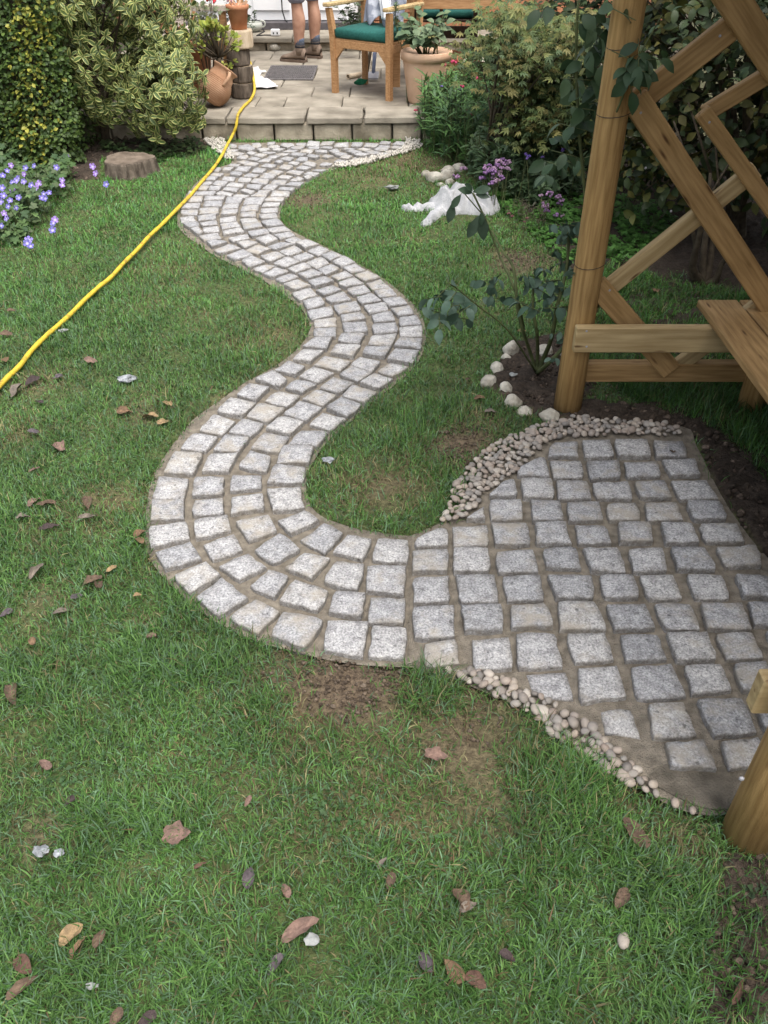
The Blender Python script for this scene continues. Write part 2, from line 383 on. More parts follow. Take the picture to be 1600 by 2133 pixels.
class Plant:
    def __init__(s, variants, mat, name='leaf'):
        s.var = variants; s.mat = mat; s.name = name; s.it = []; s.mesh = {}
    def add(s, M, k=None): s.it.append((random.randrange(len(s.var)) if k is None else k, M))
    def finish(s, parent, nparts, stuff='foliage'):
        cpos = Vector((0, 0, CAM_H)); sc = []
        for i, (k, M) in enumerate(s.it):
            p = M.translation; d = max(.3, depth(p)); x, y = proj(p)
            inside = 1 if (-20 < x < 1620 and -20 < y < 2150) else .02
            nrm = abs((M.to_3x3() @ Vector((0, 0, 1))).normalized().dot((cpos - p).normalized()))
            sc.append((inside * (M.to_scale().x / d) ** 2 * (.25 + nrm) * (1 / d), i))
        order = [i for _, i in sorted(sc, reverse=True)]
        parts = set(order[:nparts])
        for i in order[:nparts]:
            k, M = s.it[i]
            if k not in s.mesh:
                me = fast_mesh(s.name, *s.var[k]); me.materials.append(s.mat); s.mesh[k] = me
            link(s.name, s.mesh[k], parent, M)
        Vs, Ts, Cs, n = [], [], [], 0
        for k in range(len(s.var)):
            Ms = [np.array(M) for i, (kk, M) in enumerate(s.it) if kk == k and i not in parts]
            if not Ms: continue
            Ms = np.array(Ms, np.float32); v, t, c = s.var[k]
            vv = np.einsum('nij,mj->nmi', Ms[:, :3, :3], v) + Ms[:, None, :3, 3]
            br = rng.uniform(.8, 1.2, (len(Ms), 1, 1)).astype(np.float32)
            Vs.append(vv.reshape(-1, 3)); Ts.append((t[None] + (n + np.arange(len(Ms)) * len(v))[:, None, None]).reshape(-1, 3))
            Cs.append((c[None] * br).reshape(-1, 3)); n += len(Ms) * len(v)
        if Vs:
            V = np.concatenate(Vs); ce = (V.min(0) + V.max(0)) / 2
            me = fast_mesh(stuff, V - ce, np.concatenate(Ts), np.concatenate(Cs)); me.materials.append(s.mat)
            return tag(link(stuff, me, parent, Matrix.Translation(Vector(ce.tolist()))), kind='stuff')
def rdir(el0=-30, el1=60, az=None, spread=180):
    a = random.uniform(0, 2 * math.pi) if az is None else R(az + random.uniform(-spread, spread)); e = R(random.uniform(el0, el1))
    return Vector((math.cos(a) * math.cos(e), math.sin(a) * math.cos(e), math.sin(e)))

# ------------------------------------------------------------------ plan shapes (photo survey)
def polyG(pts, z=0): return [G(x, y, z) for x, y in pts]
PL = [(470,297),(484,335),(462,347),(432,362),(408,382),(386,408),(371,440),(370,468),(388,492),(415,510),(437,526),(465,542),(500,559),(545,582),(582,607),(610,627),(633,650),(645,680),(637,705),(608,737),(566,767),(512,796),(455,836),(400,876),(360,926),(322,985),(306,1050),(303,1100),(306,1148),(333,1194),(383,1244),(450,1295),(540,1338),(610,1356),(680,1374),(760,1386),(850,1390)]
PR = [(866,297),(778,332),(700,352),(660,367),(627,390),(604,404),(589,427),(584,455),(604,478),(642,497),(694,522),(744,548),(794,577),(838,612),(873,648),(887,690),(882,732),(862,764),(832,795),(793,824),(757,854),(717,889),(684,918),(659,952),(642,985),(638,1013),(644,1046),(667,1073),(715,1093),(775,1107),(860,1117)]
PC = [(858,1117),(920,1090),(945,1075),(965,1030),(1000,980),(1060,930),(1140,892),(1240,880),(1420,890),(1450,930),(1500,1030),(1560,1120),(1640,1220),(1700,1400),(1720,1560),(1600,1670),(1500,1700),(1420,1690),(1350,1655),(1250,1590),(1150,1520),(1080,1475),(1000,1440),(930,1412),(850,1390)]
def inpoly(X, Y, poly):
    px = np.array([p[0] for p in poly]); py = np.array([p[1] for p in poly]); ins = np.zeros(X.shape, bool); j = len(poly) - 1
    for i in range(len(poly)):
        c = ((py[i] > Y) != (py[j] > Y)) & (X < (px[j] - px[i]) * (Y - py[i]) / (py[j] - py[i] + 1e-12) + px[i]); ins ^= c; j = i
    return ins
def smooth_line(pts, n=4):
    out = []; m = len(pts)
    for i in range(m - 1):
        p0, p1, p2, p3 = pts[max(i - 1, 0)], pts[i], pts[i + 1], pts[min(i + 2, m - 1)]
        for k in range(n):
            t = k / n
            out.append(.5 * ((2 * p1) + (p2 - p0) * t + (2 * p0 - 5 * p1 + 4 * p2 - p3) * t * t + (3 * p1 - p0 - 3 * p2 + p3) * t ** 3))
    return out + [pts[-1]]
LW = smooth_line(polyG(PL)); RW = smooth_line(polyG(PR))
PATHP = LW + RW[::-1]; CIRC = smooth_line(polyG(PC))
STEP_Y = G(600, 292).y            # foot of the patio step
PZ = 0.17                         # patio level
ROSEBED = polyG([(1062,722),(1035,775),(1015,800),(1045,838),(1085,860),(1150,878),(1195,872),(1240,800),(1200,700),(1130,700)])
ARBOURSOIL = polyG([(1160,850),(1230,840),(1420,850),(1640,880),(1720,1100),(1740,1500),(1640,1220),(1560,1120),(1500,1030),(1440,900),(1300,885),(1180,885)])
BEDL = polyG([(-400,350),(105,345),(150,378),(204,376),(212,330),(330,326),(430,315),(430,292),(-500,292)])
BEDR = polyG([(935,292),(965,330),(1010,370),(1080,425),(1130,470),(1165,560),(1330,560),(1640,640),(2100,640),(2000,292)])
BOTSOIL = polyG([(1500,1790),(1500,1860),(1470,1960),(1455,2150),(1720,2150),(1720,1750)])
# (px, py, radius m, thinning 0..1, dryness 0..1)
PATCH = [(720,1430,.20,.97,.2),(610,1410,.12,.75,.2),(820,1500,.16,.6,.35),(680,1560,.2,.4,.3),(1010,1620,.2,.45,.45),(560,1425,.10,.45,.3),(850,1430,.10,.5,.1),(960,1560,.15,.7,.5),(1000,1470,.09,.6,.5),(790,1010,.16,.5,.6),(720,1050,.09,.3,.4),
         (640,418,.16,.75,.6),(850,345,.45,.25,.75),(790,370,.25,.2,.6),(960,930,.13,.9,.3),(1000,880,.12,.5,.5),(90,1740,.07,.6,.3),(60,800,.13,.4,.4),(560,830,.03,.7,.5),(480,835,.06,.5,.6),(430,880,.05,.6,.6),
         (200,1060,.13,.35,.35),(110,1250,.10,.3,.3),(560,700,.18,.2,.5),(600,560,.1,.4,.4),(300,860,.10,.3,.5),(1080,545,.2,.8,.2),(360,560,.3,.1,.3),(640,1480,.15,.5,.45),(880,1680,.15,.2,.5),(1180,1500,.10,.4,.5),(1310,1660,.08,.4,.3),(1420,1760,.08,.5,.2),(470,1150,.02,0,0),(300,1290,.05,.3,.4),(20,900,.15,.15,.4),(800,1640,.15,.2,.4)]
PATCHW = [(G(a, b), r, t, d) for a, b, r, t, d in PATCH]
def fields(X, Y):
    thin = np.zeros_like(X); dry = np.zeros_like(X)
    for p, r, t, d in PATCHW:
        g = np.exp(-(((X - p.x) ** 2 + (Y - p.y) ** 2) / (r * r)))
        thin = np.maximum(thin, g * t); dry = np.maximum(dry, g * d)
    return thin, dry
_ng = rng.random((64, 64)).astype(np.float32)
def vnoise(X, Y, f):
    x = X * f + 100; y = Y * f + 100; xi = np.floor(x).astype(int); yi = np.floor(y).astype(int); u = x - xi; v = y - yi
    u = u * u * (3 - 2 * u); v = v * v * (3 - 2 * v); g = lambda a, b: _ng[a % 64, b % 64]
    return (g(xi, yi) * (1 - u) + g(xi + 1, yi) * u) * (1 - v) + (g(xi, yi + 1) * (1 - u) + g(xi + 1, yi + 1) * u) * v
def nofgrass(X, Y):
    m = inpoly(X, Y, PATHP) | inpoly(X, Y, CIRC) | inpoly(X, Y, ROSEBED) | inpoly(X, Y, ARBOURSOIL) | inpoly(X, Y, BEDL) | inpoly(X, Y, BOTSOIL)
    return m | (Y > STEP_Y - .02)

# ------------------------------------------------------------------ ground
def build_ground():
    xs = np.linspace(-3.6, 3.4, 281); ys = np.concatenate([np.linspace(.1, 3, 146), np.linspace(3.02, 7.0, 160)])
    X, Y = np.meshgrid(xs, ys); thin, dry = fields(X, Y)
    paved = inpoly(X, Y, PATHP) | inpoly(X, Y, CIRC)
    bed = inpoly(X, Y, ROSEBED) | inpoly(X, Y, ARBOURSOIL) | inpoly(X, Y, BEDL) | inpoly(X, Y, BOTSOIL) | inpoly(X, Y, BEDR) | ((X > 1.0) & (Y > 2.9))
    Z = (vnoise(X, Y, 3) - .5) * .012 + (vnoise(X, Y, 17) - .5) * .008
    Z += bed * (.012 + (vnoise(X, Y, 31) - .5) * .03)
    Z = np.where(paved, -.02, Z); Z = np.where(Y > STEP_Y, -.01, Z)
    C = np.empty(X.shape + (3,), np.float32)
    thatch = np.array([.075, .098, .036]); dryc = np.array([.155, .125, .065]); soil = np.array([.13, .098, .068]); dark = np.array([.045, .034, .026])
    k = np.clip(dry + (vnoise(X, Y, 6) - .5) * .6, 0, 1)[..., None]
    C[:] = thatch * (1 - k) + dryc * k
    t = np.clip(thin * 1.1, 0, 1)[..., None]; C = C * (1 - t) + soil * t
    C = np.where(bed[..., None], dark * (.8 + .5 * vnoise(X, Y, 25)[..., None]), C)
    V = np.stack([X, Y, Z], -1).reshape(-1, 3); ny, nx = X.shape
    a = (np.arange(ny - 1)[:, None] * nx + np.arange(nx - 1)[None]).ravel()
    T = np.concatenate([np.stack([a, a + 1, a + nx + 1], 1), np.stack([a, a + nx + 1, a + nx], 1)])
    me = fast_mesh('lawn_ground', V, T, C.reshape(-1, 3), smooth=True); me.materials.append(M_GROUND)
    tag(link('lawn_ground', me), 'brown and green garden soil carrying the lawn and beds', 'ground', kind='structure')
    # the wider ground beyond the garden, to the horizon
    far = MB().add([(-150, -150, -.06), (150, -150, -.06), (150, 150, -.06), (-150, 150, -.06)], [(0, 1, 2, 3)], (.07, .07, .035))
    tag(far.build('surrounding_ground', M_GROUND, col=True), 'plain earth stretching away beyond the garden', 'ground', kind='structure')
build_ground()

def sheet(name, poly, z, mat, label, cat):
    bm = bmesh.new(); vs = [bm.verts.new((p[0], p[1], z)) for p in poly]
    es = [bm.edges.new((vs[i], vs[(i + 1) % len(vs)])) for i in range(len(vs))]
    bmesh.ops.triangle_fill(bm, edges=es, use_beauty=True)
    for f in bm.faces:
        if f.normal.z < 0: f.normal_flip()
    me = bpy.data.meshes.new(name); bm.to_mesh(me); bm.free(); me.materials.append(mat)
    return tag(link(name, me), label, cat, kind='structure')
PATH = sheet('path', PATHP, .000, M_MORTAR, 'narrow winding path of grey granite setts in sandy mortar', 'path')
CIRCLE = sheet('paved_area', CIRC, .004, M_MORTAR, 'rounded paved area of granite setts in front of the arbour', 'paving')
sheet('cement', smooth_line(polyG([(1385,1596),(1430,1606),(1480,1604),(1540,1592),(1640,1560),(1650,1640),(1560,1680),(1480,1690),(1400,1660),(1350,1625),(1385,1596)]))[:-1], .009, M_WET, 'wet dark smear of fresh cement beside the near post', 'cement')

# ------------------------------------------------------------------ setts
def sett(parent, q, top=None, grow=1.02):
    """one granite sett from its four corners on the ground"""
    top = top if top is not None else random.uniform(.016, .024)
    P = [Vector((p[0], p[1], 0)) for p in q]; n = len(P); c0 = sum(P, Vector()) / n; P = [c0 + (p - c0) * grow for p in P]
    area = sum(P[i].x * P[(i + 1) % n].y - P[(i + 1) % n].x * P[i].y for i in range(n))
    if area < 0: P.reverse()
    ce = sum(P, Vector()) / n; out = []
    for i in range(n):
        a, b = P[i], P[(i + 1) % n]; d = b - a
        if d.length < 1e-5: continue
        nr = Vector((d.y, -d.x, 0)).normalized(); bow = random.uniform(-.0035, .002)
        m = max(2, min(5, int(d.length / .022)))
        for k in range(m):
            t = (k + (.0 if k else .0)) / m
            p = a.lerp(b, t) + nr * (bow * math.sin(math.pi * t) + random.uniform(-.0028, .0028))
            if k == 0: p = p + (ce - p).normalized() * random.uniform(.001, .006)
            out.append(p)
    m = len(out); tx, ty = random.uniform(-.04, .04), random.uniform(-.04, .04)
    v = []; f = []
    zt = lambda p: top + (p.x - ce.x) * tx + (p.y - ce.y) * ty
    for s, dz in ((1.02, None), (1.0, -.0045), (.955, -.0006), (.6, .0004)):
        for p in out:
            w = ce + (p - ce) * s
            v.append((w.x - ce.x, w.y - ce.y, -.03 if dz is None else zt(w) + dz + random.uniform(-.0011, .0011)))
    v.append((0, 0, zt(ce) + .0006))
    for r in range(3):
        for k in range(m): f.append((r * m + k, r * m + (k + 1) % m, (r + 1) * m + (k + 1) % m, (r + 1) * m + k))
    for k in range(m): f.append((3 * m + k, 3 * m + (k + 1) % m, 4 * m))
    me = bpy.data.meshes.new('sett'); me.from_pydata(v, [], f); me.materials.append(M_GRAN)
    at = me.attributes.new('dirt_shade', 'FLOAT', 'POINT'); at.data.foreach_set('value', [1.0] * (2 * m) + [random.uniform(.05, .8) for _ in range(m)] + [random.uniform(0, .22) for _ in range(m)] + [0.0])  # slurry and painted shade, full on rims and sides
    sm = [False] * (2 * m) + [True] * (len(f) - 2 * m); me.polygons.foreach_set('use_smooth', sm); me.update()
    return link('sett', me, parent, Matrix.Translation(ce))
def quads(txt, x0, y0, k):
    for ln in txt.strip().split('\n'):
        n = [float(a) for a in ln.replace(',', ' ').split()]
        yield [G(x0 + n[i] / k, y0 + n[i + 1] / k, .018) for i in range(0, len(n), 2)]

CQ = """660,150 690,128 790,122 793,190 657,190
800,120 925,118 945,190 812,192
940,118 1085,118 1100,188 962,192
1105,118 1240,120 1258,190 1118,192
525,270 535,235 600,198 648,190 668,280
662,205 805,200 815,278 680,282
820,210 965,205 975,280 840,285
982,208 1130,205 1145,272 995,278
1148,200 1290,195 1312,268 1180,270
405,352 480,287 515,282 530,360 410,360
535,285 675,282 688,368 548,368
690,290 828,292 850,370 697,372
845,300 1005,295 1025,370 868,370
1025,295 1160,288 1195,365 1050,365
1182,290 1340,290 1390,370 1225,372
310,455 385,402 390,458
405,372 545,368 555,455 410,458
583,378 715,375 733,460 590,465
735,385 880,382 903,462 745,468
905,390 1035,388 1057,462 920,462
1065,385 1210,378 1245,460 1085,465
1250,378 1395,378 1432,458 1280,462
90,542 185,492 232,492 235,568 95,580
248,485 400,482 412,568 250,572
415,470 570,468 588,565 430,568
598,472 740,470 762,562 608,565
770,480 905,478 935,558 787,565
955,468 1095,468 1112,555 965,558
1138,472 1275,475 1310,560 1160,565
1305,468 1470,470 1500,552 1330,552
78,592 235,585 232,682 78,685
252,582 410,580 415,680 255,685
438,590 600,580 622,682 442,685
632,578 785,572 805,668 650,662
805,580 960,578 997,690 840,680
998,590 1150,585 1175,680 1020,682
1180,575 1330,575 1385,675 1210,675
1375,570 1550,565 1580,655 1420,662
78,702 240,695 245,808 80,815
262,690 435,688 450,808 285,818
465,700 632,690 648,800 485,808
650,695 855,695 858,795 690,795
875,695 1022,692 1050,790 900,795
1050,690 1200,688 1240,795 1090,800
1250,690 1405,690 1445,795 1290,798
1450,690 1600,695 1640,790 1495,790
78,830 262,825 265,965 85,965
285,825 465,815 475,935 300,940
498,822 640,815 680,860 685,918 500,920
700,810 860,805 915,930 705,930
905,820 1080,815 1120,925 940,930
1110,815 1270,815 1312,930 1160,930
1308,815 1490,815 1535,925 1340,925
1510,810 1650,810 1690,910 1540,910
130,985 268,970 282,1080 130,1090
325,968 495,960 515,1095 345,1100
518,945 690,938 728,1085 530,1095
735,940 905,935 945,1055 775,1070
965,950 1130,945 1170,1055 990,1060
1160,938 1345,935 1385,1060 1210,1065
1370,940 1535,935 1590,1050 1420,1055
1590,930 1740,930 1790,1040 1630,1040
785,1090 960,1075 995,1215 800,1240
1010,1080 1190,1070 1250,1210 1040,1225
1235,1075 1400,1070 1455,1190 1270,1205
1445,1070 1590,1065 1640,1180 1490,1190
1075,1240 1240,1230 1305,1380 1110,1395
1290,1225 1490,1215 1555,1365 1370,1385
1530,1220 1680,1215 1730,1350 1590,1365
1160,1410 1330,1395 1385,1530 1180,1520
1390,1400 1560,1385 1610,1500 1430,1530"""
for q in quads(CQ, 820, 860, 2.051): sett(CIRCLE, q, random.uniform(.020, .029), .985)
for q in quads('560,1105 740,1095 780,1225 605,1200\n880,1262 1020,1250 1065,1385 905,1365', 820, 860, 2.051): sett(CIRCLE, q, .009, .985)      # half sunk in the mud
ZA = """745,90 895,30 975,90 815,165
865,195 1000,100 1105,155 1000,270
1050,260 1130,165 1270,185 1215,305
1265,310 1300,190 1470,198 1465,320
508,95 690,55 738,145 580,200
605,250 755,155 870,245 720,330
785,350 890,265 1040,295 930,410
998,430 1065,315 1225,335 1185,475
1235,480 1240,345 1460,345 1445,505
278,90 465,55 485,140 285,190
320,225 500,165 550,250 380,305
415,345 580,268 680,345 530,420
582,450 690,358 808,395 730,515
750,535 835,415 1030,475 970,590
1018,605 1055,480 1235,495 1205,630
1245,655 1260,515 1455,525 1448,665
28,120 238,95 258,190 32,240
58,265 260,205 318,300 115,360
160,395 350,325 425,395 245,500
285,515 435,400 578,520 415,625
470,620 620,520 755,595 635,720
705,735 770,600 1000,645 935,760 890,798
1000,810 1020,645 1250,650 1215,845
1245,840 1270,670 1460,680 1450,850"""
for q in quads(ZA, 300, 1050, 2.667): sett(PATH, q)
ZB = """725,55 800,0 900,35 840,80
615,100 715,60 800,110 745,150
510,190 580,125 700,150 625,225
405,285 475,205 625,240 540,310
305,385 385,300 510,340 430,415
195,490 275,405 415,420 345,505
108,625 175,512 330,520 275,630
45,770 80,645 250,655 225,765
35,890 45,780 225,775 222,880
860,90 940,35 1060,65 965,118
780,150 845,105 965,130 880,178
665,225 745,165 870,195 790,260
565,310 640,235 785,265 690,345
470,395 545,320 668,350 590,425
380,500 455,410 590,430 530,510
320,612 370,515 525,515 470,615
262,750 285,645 448,650 440,745
272,865 275,780 440,765 445,855
1080,75 1150,35 1270,70 1185,120
975,155 1050,95 1170,130 1080,185
880,215 960,165 1075,195 995,255
770,300 865,225 990,260 900,335
675,375 760,305 895,340 810,410
590,485 665,395 805,420 750,510
520,590 590,500 710,530 680,615
475,725 490,630 655,635 655,710
480,850 485,760 660,735 670,825
1295,60 1370,15 1470,40 1380,90
1195,130 1280,75 1385,105 1310,160
1095,200 1160,135 1300,180 1225,240
1010,265 1095,205 1215,245 1130,320
915,350 990,285 1125,320 1040,390
800,465 870,390 1025,400 965,480
735,570 775,475 950,485 915,575
680,680 725,580 900,595 880,680
680,720 870,705 893,820 715,835"""
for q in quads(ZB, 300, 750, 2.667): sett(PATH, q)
ZC = """95,10 150,0 240,10 130,45
145,65 250,25 330,55 190,88
225,100 345,62 410,95 280,125
330,135 400,100 490,140 385,180
400,190 480,160 560,170 470,215
475,225 560,180 650,205 540,245
550,255 650,215 715,240 610,280
605,295 700,260 790,300 690,332
660,345 790,310 838,365 720,400
735,405 860,380 890,430 765,460
765,470 930,440 945,495 795,525
810,535 960,510 965,570 815,585
815,595 965,580 960,640 808,645
735,705 810,650 940,650 900,725
670,795 735,720 880,730 790,805
295,15 360,0 445,15 345,50
355,70 440,30 530,55 430,90
455,105 560,75 620,105 520,145
540,155 640,105 720,140 620,180
640,190 750,150 800,180 690,215
705,225 800,190 880,225 770,260
770,270 890,245 950,275 820,310
825,335 940,300 1000,325 880,365
885,380 1010,340 1065,395 930,415
940,430 1100,400 1130,465 975,490
985,500 1130,480 1165,525 1000,545
1000,555 1160,545 1175,610 1015,625
970,670 1000,615 1155,620 1120,695
920,750 960,690 1130,695 1075,775
810,830 880,765 1060,800 985,865
500,40 590,5 680,20 560,58
580,70 680,30 740,70 640,100
665,110 760,75 820,105 720,140
755,145 860,110 920,150 830,185
830,190 930,160 985,190 890,225
925,245 1020,205 1080,240 975,270
970,290 1080,250 1150,290 1025,315
1030,325 1150,300 1200,345 1070,365
1095,380 1200,355 1265,405 1130,425
1140,435 1290,415 1315,470 1180,485
1190,500 1325,475 1355,535 1215,545
1200,560 1360,545 1370,610 1215,625
1170,690 1195,630 1370,620 1325,705
1135,755 1160,705 1330,710 1290,775
1055,835 1120,780 1260,805 1195,880
685,15 760,-5 850,25 750,58
770,65 850,35 920,65 840,100
860,100 930,72 1010,100 920,135
930,140 1010,105 1090,150 990,175
1000,185 1090,160 1165,205 1060,220
1080,235 1170,210 1260,250 1150,275
1160,290 1260,260 1320,310 1200,330
1215,345 1320,315 1370,370 1250,385
1265,390 1390,380 1440,430 1310,440
1325,455 1450,440 1490,490 1370,505
1375,520 1500,500 1530,560 1390,570
1380,580 1535,570 1538,640 1385,640
1345,700 1385,650 1540,655 1525,725
1300,795 1355,725 1515,735 1470,820"""
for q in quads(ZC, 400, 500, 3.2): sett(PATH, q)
ZD = """90,380 190,378 180,412 75,412
55,425 170,420 165,452 50,455
48,465 155,460 150,492 48,490
45,510 130,500 145,535 50,540
60,550 155,540 165,568 100,575
105,580 160,570 190,605 150,618
160,625 280,605 300,640 190,655
200,380 325,378 315,405 190,405
195,415 310,408 300,440 185,445
165,455 285,450 280,485 160,485
150,500 270,485 270,520 155,530
165,545 270,525 280,555 180,565
185,580 280,568 290,600 195,608
335,385 440,383 415,420 320,425
315,430 410,425 405,455 300,460
300,465 405,460 395,492 295,495
288,510 390,497 395,535 290,540
290,550 400,535 420,565 300,580
305,595 420,570 445,600 310,615
340,640 460,610 475,640 375,662
450,390 570,388 545,432 435,432
430,440 530,435 525,470 415,470
418,485 515,475 515,510 415,510
415,520 510,512 530,540 425,550
425,555 540,540 560,570 440,590
460,600 580,578 600,605 490,628
510,640 600,612 655,645 570,675
580,390 690,385 675,412 560,412
560,420 665,418 655,440 548,442
545,455 648,450 645,480 540,482
530,495 640,485 650,515 545,522
545,535 645,515 690,555 580,565
575,580 690,560 725,590 610,605
620,615 725,595 760,625 660,642
690,650 760,630 820,655 740,672"""
for q in quads(ZD, 360, 280, 2.963): sett(PATH, q)
ZE = """140,670 245,665 215,720 125,718
250,690 465,668 440,722 225,722
470,705 540,668 690,700 650,732
700,708 885,718 850,750 670,742
905,735 960,708 1105,705 1085,745
1150,730 1180,665 1385,665 1370,720
190,645 240,600 390,602 350,655
385,655 410,605 545,610 510,660
560,650 590,615 760,630 725,675
770,660 830,640 955,665 905,708
965,705 1000,655 1150,660 1110,700
1235,640 1280,615 1450,625 1400,658
270,590 310,545 435,550 385,595
430,590 490,545 625,550 570,610
600,610 650,565 830,575 790,620
850,625 870,585 1040,595 1000,650
1045,640 1110,590 1240,605 1180,655
320,535 370,485 500,490 460,540
540,530 570,488 715,490 690,535
745,545 770,500 920,510 880,555
900,560 950,515 1130,530 1080,590
1140,580 1190,530 1360,540 1310,588
1330,590 1400,548 1560,550 1500,600
385,475 430,435 570,440 530,480
640,465 680,430 800,440 770,480
820,485 870,440 1010,455 960,495
1015,500 1070,450 1220,470 1175,515
1230,500 1280,465 1420,480 1380,520
1390,540 1430,510 1560,510 1500,545
430,420 480,375 545,378 510,425
545,415 580,375 695,380 650,420
700,415 760,368 910,372 860,428
915,430 965,380 1100,395 1040,438
1110,440 1190,400 1310,425 1240,462
1345,440 1400,405 1560,420 1500,470
610,365 660,335 780,335 740,372
820,355 900,308 1000,330 960,368
1030,365 1100,335 1230,345 1160,380
1245,385 1310,342 1430,360 1370,402
730,315 800,290 895,300 850,332
870,285 930,250 1030,270 980,298
990,305 1080,270 1170,275 1130,310
1190,310 1240,285 1310,295 1270,322
1360,325 1410,298 1510,305 1470,340
725,260 770,230 860,220 870,260 790,275
930,235 1000,205 1110,215 1040,252
1100,265 1160,235 1270,235 1200,268
1265,270 1330,240 1440,250 1390,288
1450,285 1510,248 1610,250 1600,295
625,185 740,178 830,205 740,230 660,225
840,195 900,165 980,195 900,215
1030,195 1110,180 1220,190 1130,212
1190,215 1280,195 1380,200 1320,230
1380,225 1450,195 1590,210 1530,240
590,140 610,92 730,100 725,135
600,175 640,150 755,150 700,178
750,150 760,105 880,98 960,150 880,175
975,150 1060,128 1150,145 1080,180 1020,180
1160,165 1210,135 1330,150 1270,172
1300,185 1370,155 1490,160 1440,190
920,125 925,70 1000,65 1040,100 1010,128
1105,95 1110,60 1210,60 1190,90
1115,130 1150,95 1240,92 1260,120 1180,138
1265,105 1290,75 1410,80 1440,112 1350,135
1450,95 1480,70 1590,75 1560,118
1395,150 1430,120 1560,125 1530,155"""
ZF = """165,110 200,55 330,60 325,120
340,110 365,60 515,60 480,105
510,115 540,80 690,65 680,120
720,115 735,65 870,70 840,125
880,120 900,80 1055,95 1030,135
1070,85 1100,50 1210,60 1190,92
1230,90 1280,55 1390,65 1370,100
180,150 200,125 335,130 320,158
340,140 380,120 500,130 480,155
600,150 650,135 780,140 740,165
790,150 860,130 980,145 890,172
1010,155 1075,100 1200,110 1160,165 1080,172
1205,130 1250,105 1390,120 1330,155
90,190 120,160 260,165 230,205
275,185 310,155 425,165 420,200
445,175 530,150 580,180 540,210 500,200
660,180 740,160 850,180 760,205
895,185 975,160 1090,185 990,215
1130,180 1190,150 1330,180 1230,205
165,240 200,205 330,240 270,265
360,240 390,210 510,235 430,255
510,215 580,190 690,215 590,240
745,215 820,195 950,215 850,240
1030,215 1100,190 1200,210 1110,245
580,260 640,225 730,245 680,275
720,280 770,250 860,280 790,300
930,250 1000,225 1060,250 1000,275
115,340 170,305 290,330 270,365
330,340 370,310 490,325 440,350
510,315 560,285 700,310 650,340
45,390 110,355 230,375 160,408
235,410 310,395 410,400 360,425
130,455 190,430 330,445 260,480
20,525 60,490 140,520 60,545
125,490 200,475 240,500 180,530"""
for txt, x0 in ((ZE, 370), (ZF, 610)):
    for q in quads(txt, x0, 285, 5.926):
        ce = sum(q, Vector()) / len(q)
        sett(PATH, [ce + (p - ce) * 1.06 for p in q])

# ------------------------------------------------------------------ pebbles
PEBM = []
for k in range(7):
    v, f = lumpy(2, (1.12, random.uniform(.74, .92), random.uniform(.5, .68)), .12, .9, k + 1)
    me = bpy.data.meshes.new('pebble'); me.from_pydata(v, [], f); me.materials.append(M_PEB)
    me.polygons.foreach_set('use_smooth', [True] * len(f)); PEBM.append(me)
def pebbles(name, outer, inner, zs, label, r0, r1, dmin, most, x0=820, y0=860, k=2.051, group=None):
    po = [G(x0 + a / k, y0 + b / k) for a, b in outer]; pi = [G(x0 + a / k, y0 + b / k) for a, b in inner]
    poly = po + pi[::-1]; xs = [p.x for p in poly]; ys = [p.y for p in poly]
    root = thing(name, (sum(xs) / len(xs), sum(ys) / len(ys), 0), label, 'pebble border', group)
    pts = []
    for _ in range(16000):
        x = random.uniform(min(xs), max(xs)); y = random.uniform(min(ys), max(ys))
        if not inpoly(np.array([x]), np.array([y]), poly)[0]: continue
        if all((x - a) ** 2 + (y - b) ** 2 > dmin * dmin for a, b in pts): pts.append((x, y))
        if len(pts) >= most: break
    for x, y in pts:
        s = random.uniform(r0, r1) * random.choice((.75, 1, 1, 1.2))
        M = Matrix.Translation((x, y, zs + random.uniform(-.002, .010))) @ Euler((random.uniform(-.4, .4), random.uniform(-.4, .4), random.uniform(0, 6.28))).to_matrix().to_4x4() @ Matrix.Scale(s, 4)
        link('pebble', random.choice(PEBM), root, M)
    return root
PEB_A = [(205,480),(240,400),(250,350),(335,235),(370,190),(475,120),(600,78),(700,45),(790,35),(1000,50),(1150,62),(1215,85)]
PEB_B = [(248,482),(315,452),(402,345),(522,265),(590,190),(655,138),(740,112),(860,108),(1000,108),(1222,108)]
pebbles('pebble_border', PEB_A, PEB_B, .016, 'curved border of rounded pinkish pebbles round the arbour side of the setts', .0092, .0150, .0165, 300)
PEB_C = [(215,1113),(330,1113),(400,1128),(480,1155),(550,1200),(640,1225),(700,1285),(780,1325),(850,1365),(900,1415),(960,1465),(1040,1535),(1128,1625)]
PEB_D = [(215,1126),(325,1172),(405,1215),(485,1240),(565,1290),(640,1335),(665,1385),(745,1435),(805,1470),(875,1515),(965,1575),(1042,1622),(1118,1645)]
pebbles('pebble_border', PEB_C, PEB_D, .016, 'straggling border of rounded pebbles between the near lawn and the setts', .0095, .0158, .0172, 230)
for px, py, s, lb in ((1407,1672,.0125,'cream pebble strayed just past the end of the near pebble border'), (1443,1688,.010,'smallest stray pebble nearest the foot of the near post'), (1299,1959,.016,'smooth pale pebble alone in the grass below the near pebble border')):
    o = link('pebble', PEBM[2], None, Matrix.Translation(G(px, py, .02)) @ Matrix.Rotation(1.2, 4, 'Z') @ Matrix.Scale(s, 4)); tag(o, lb, 'pebble')
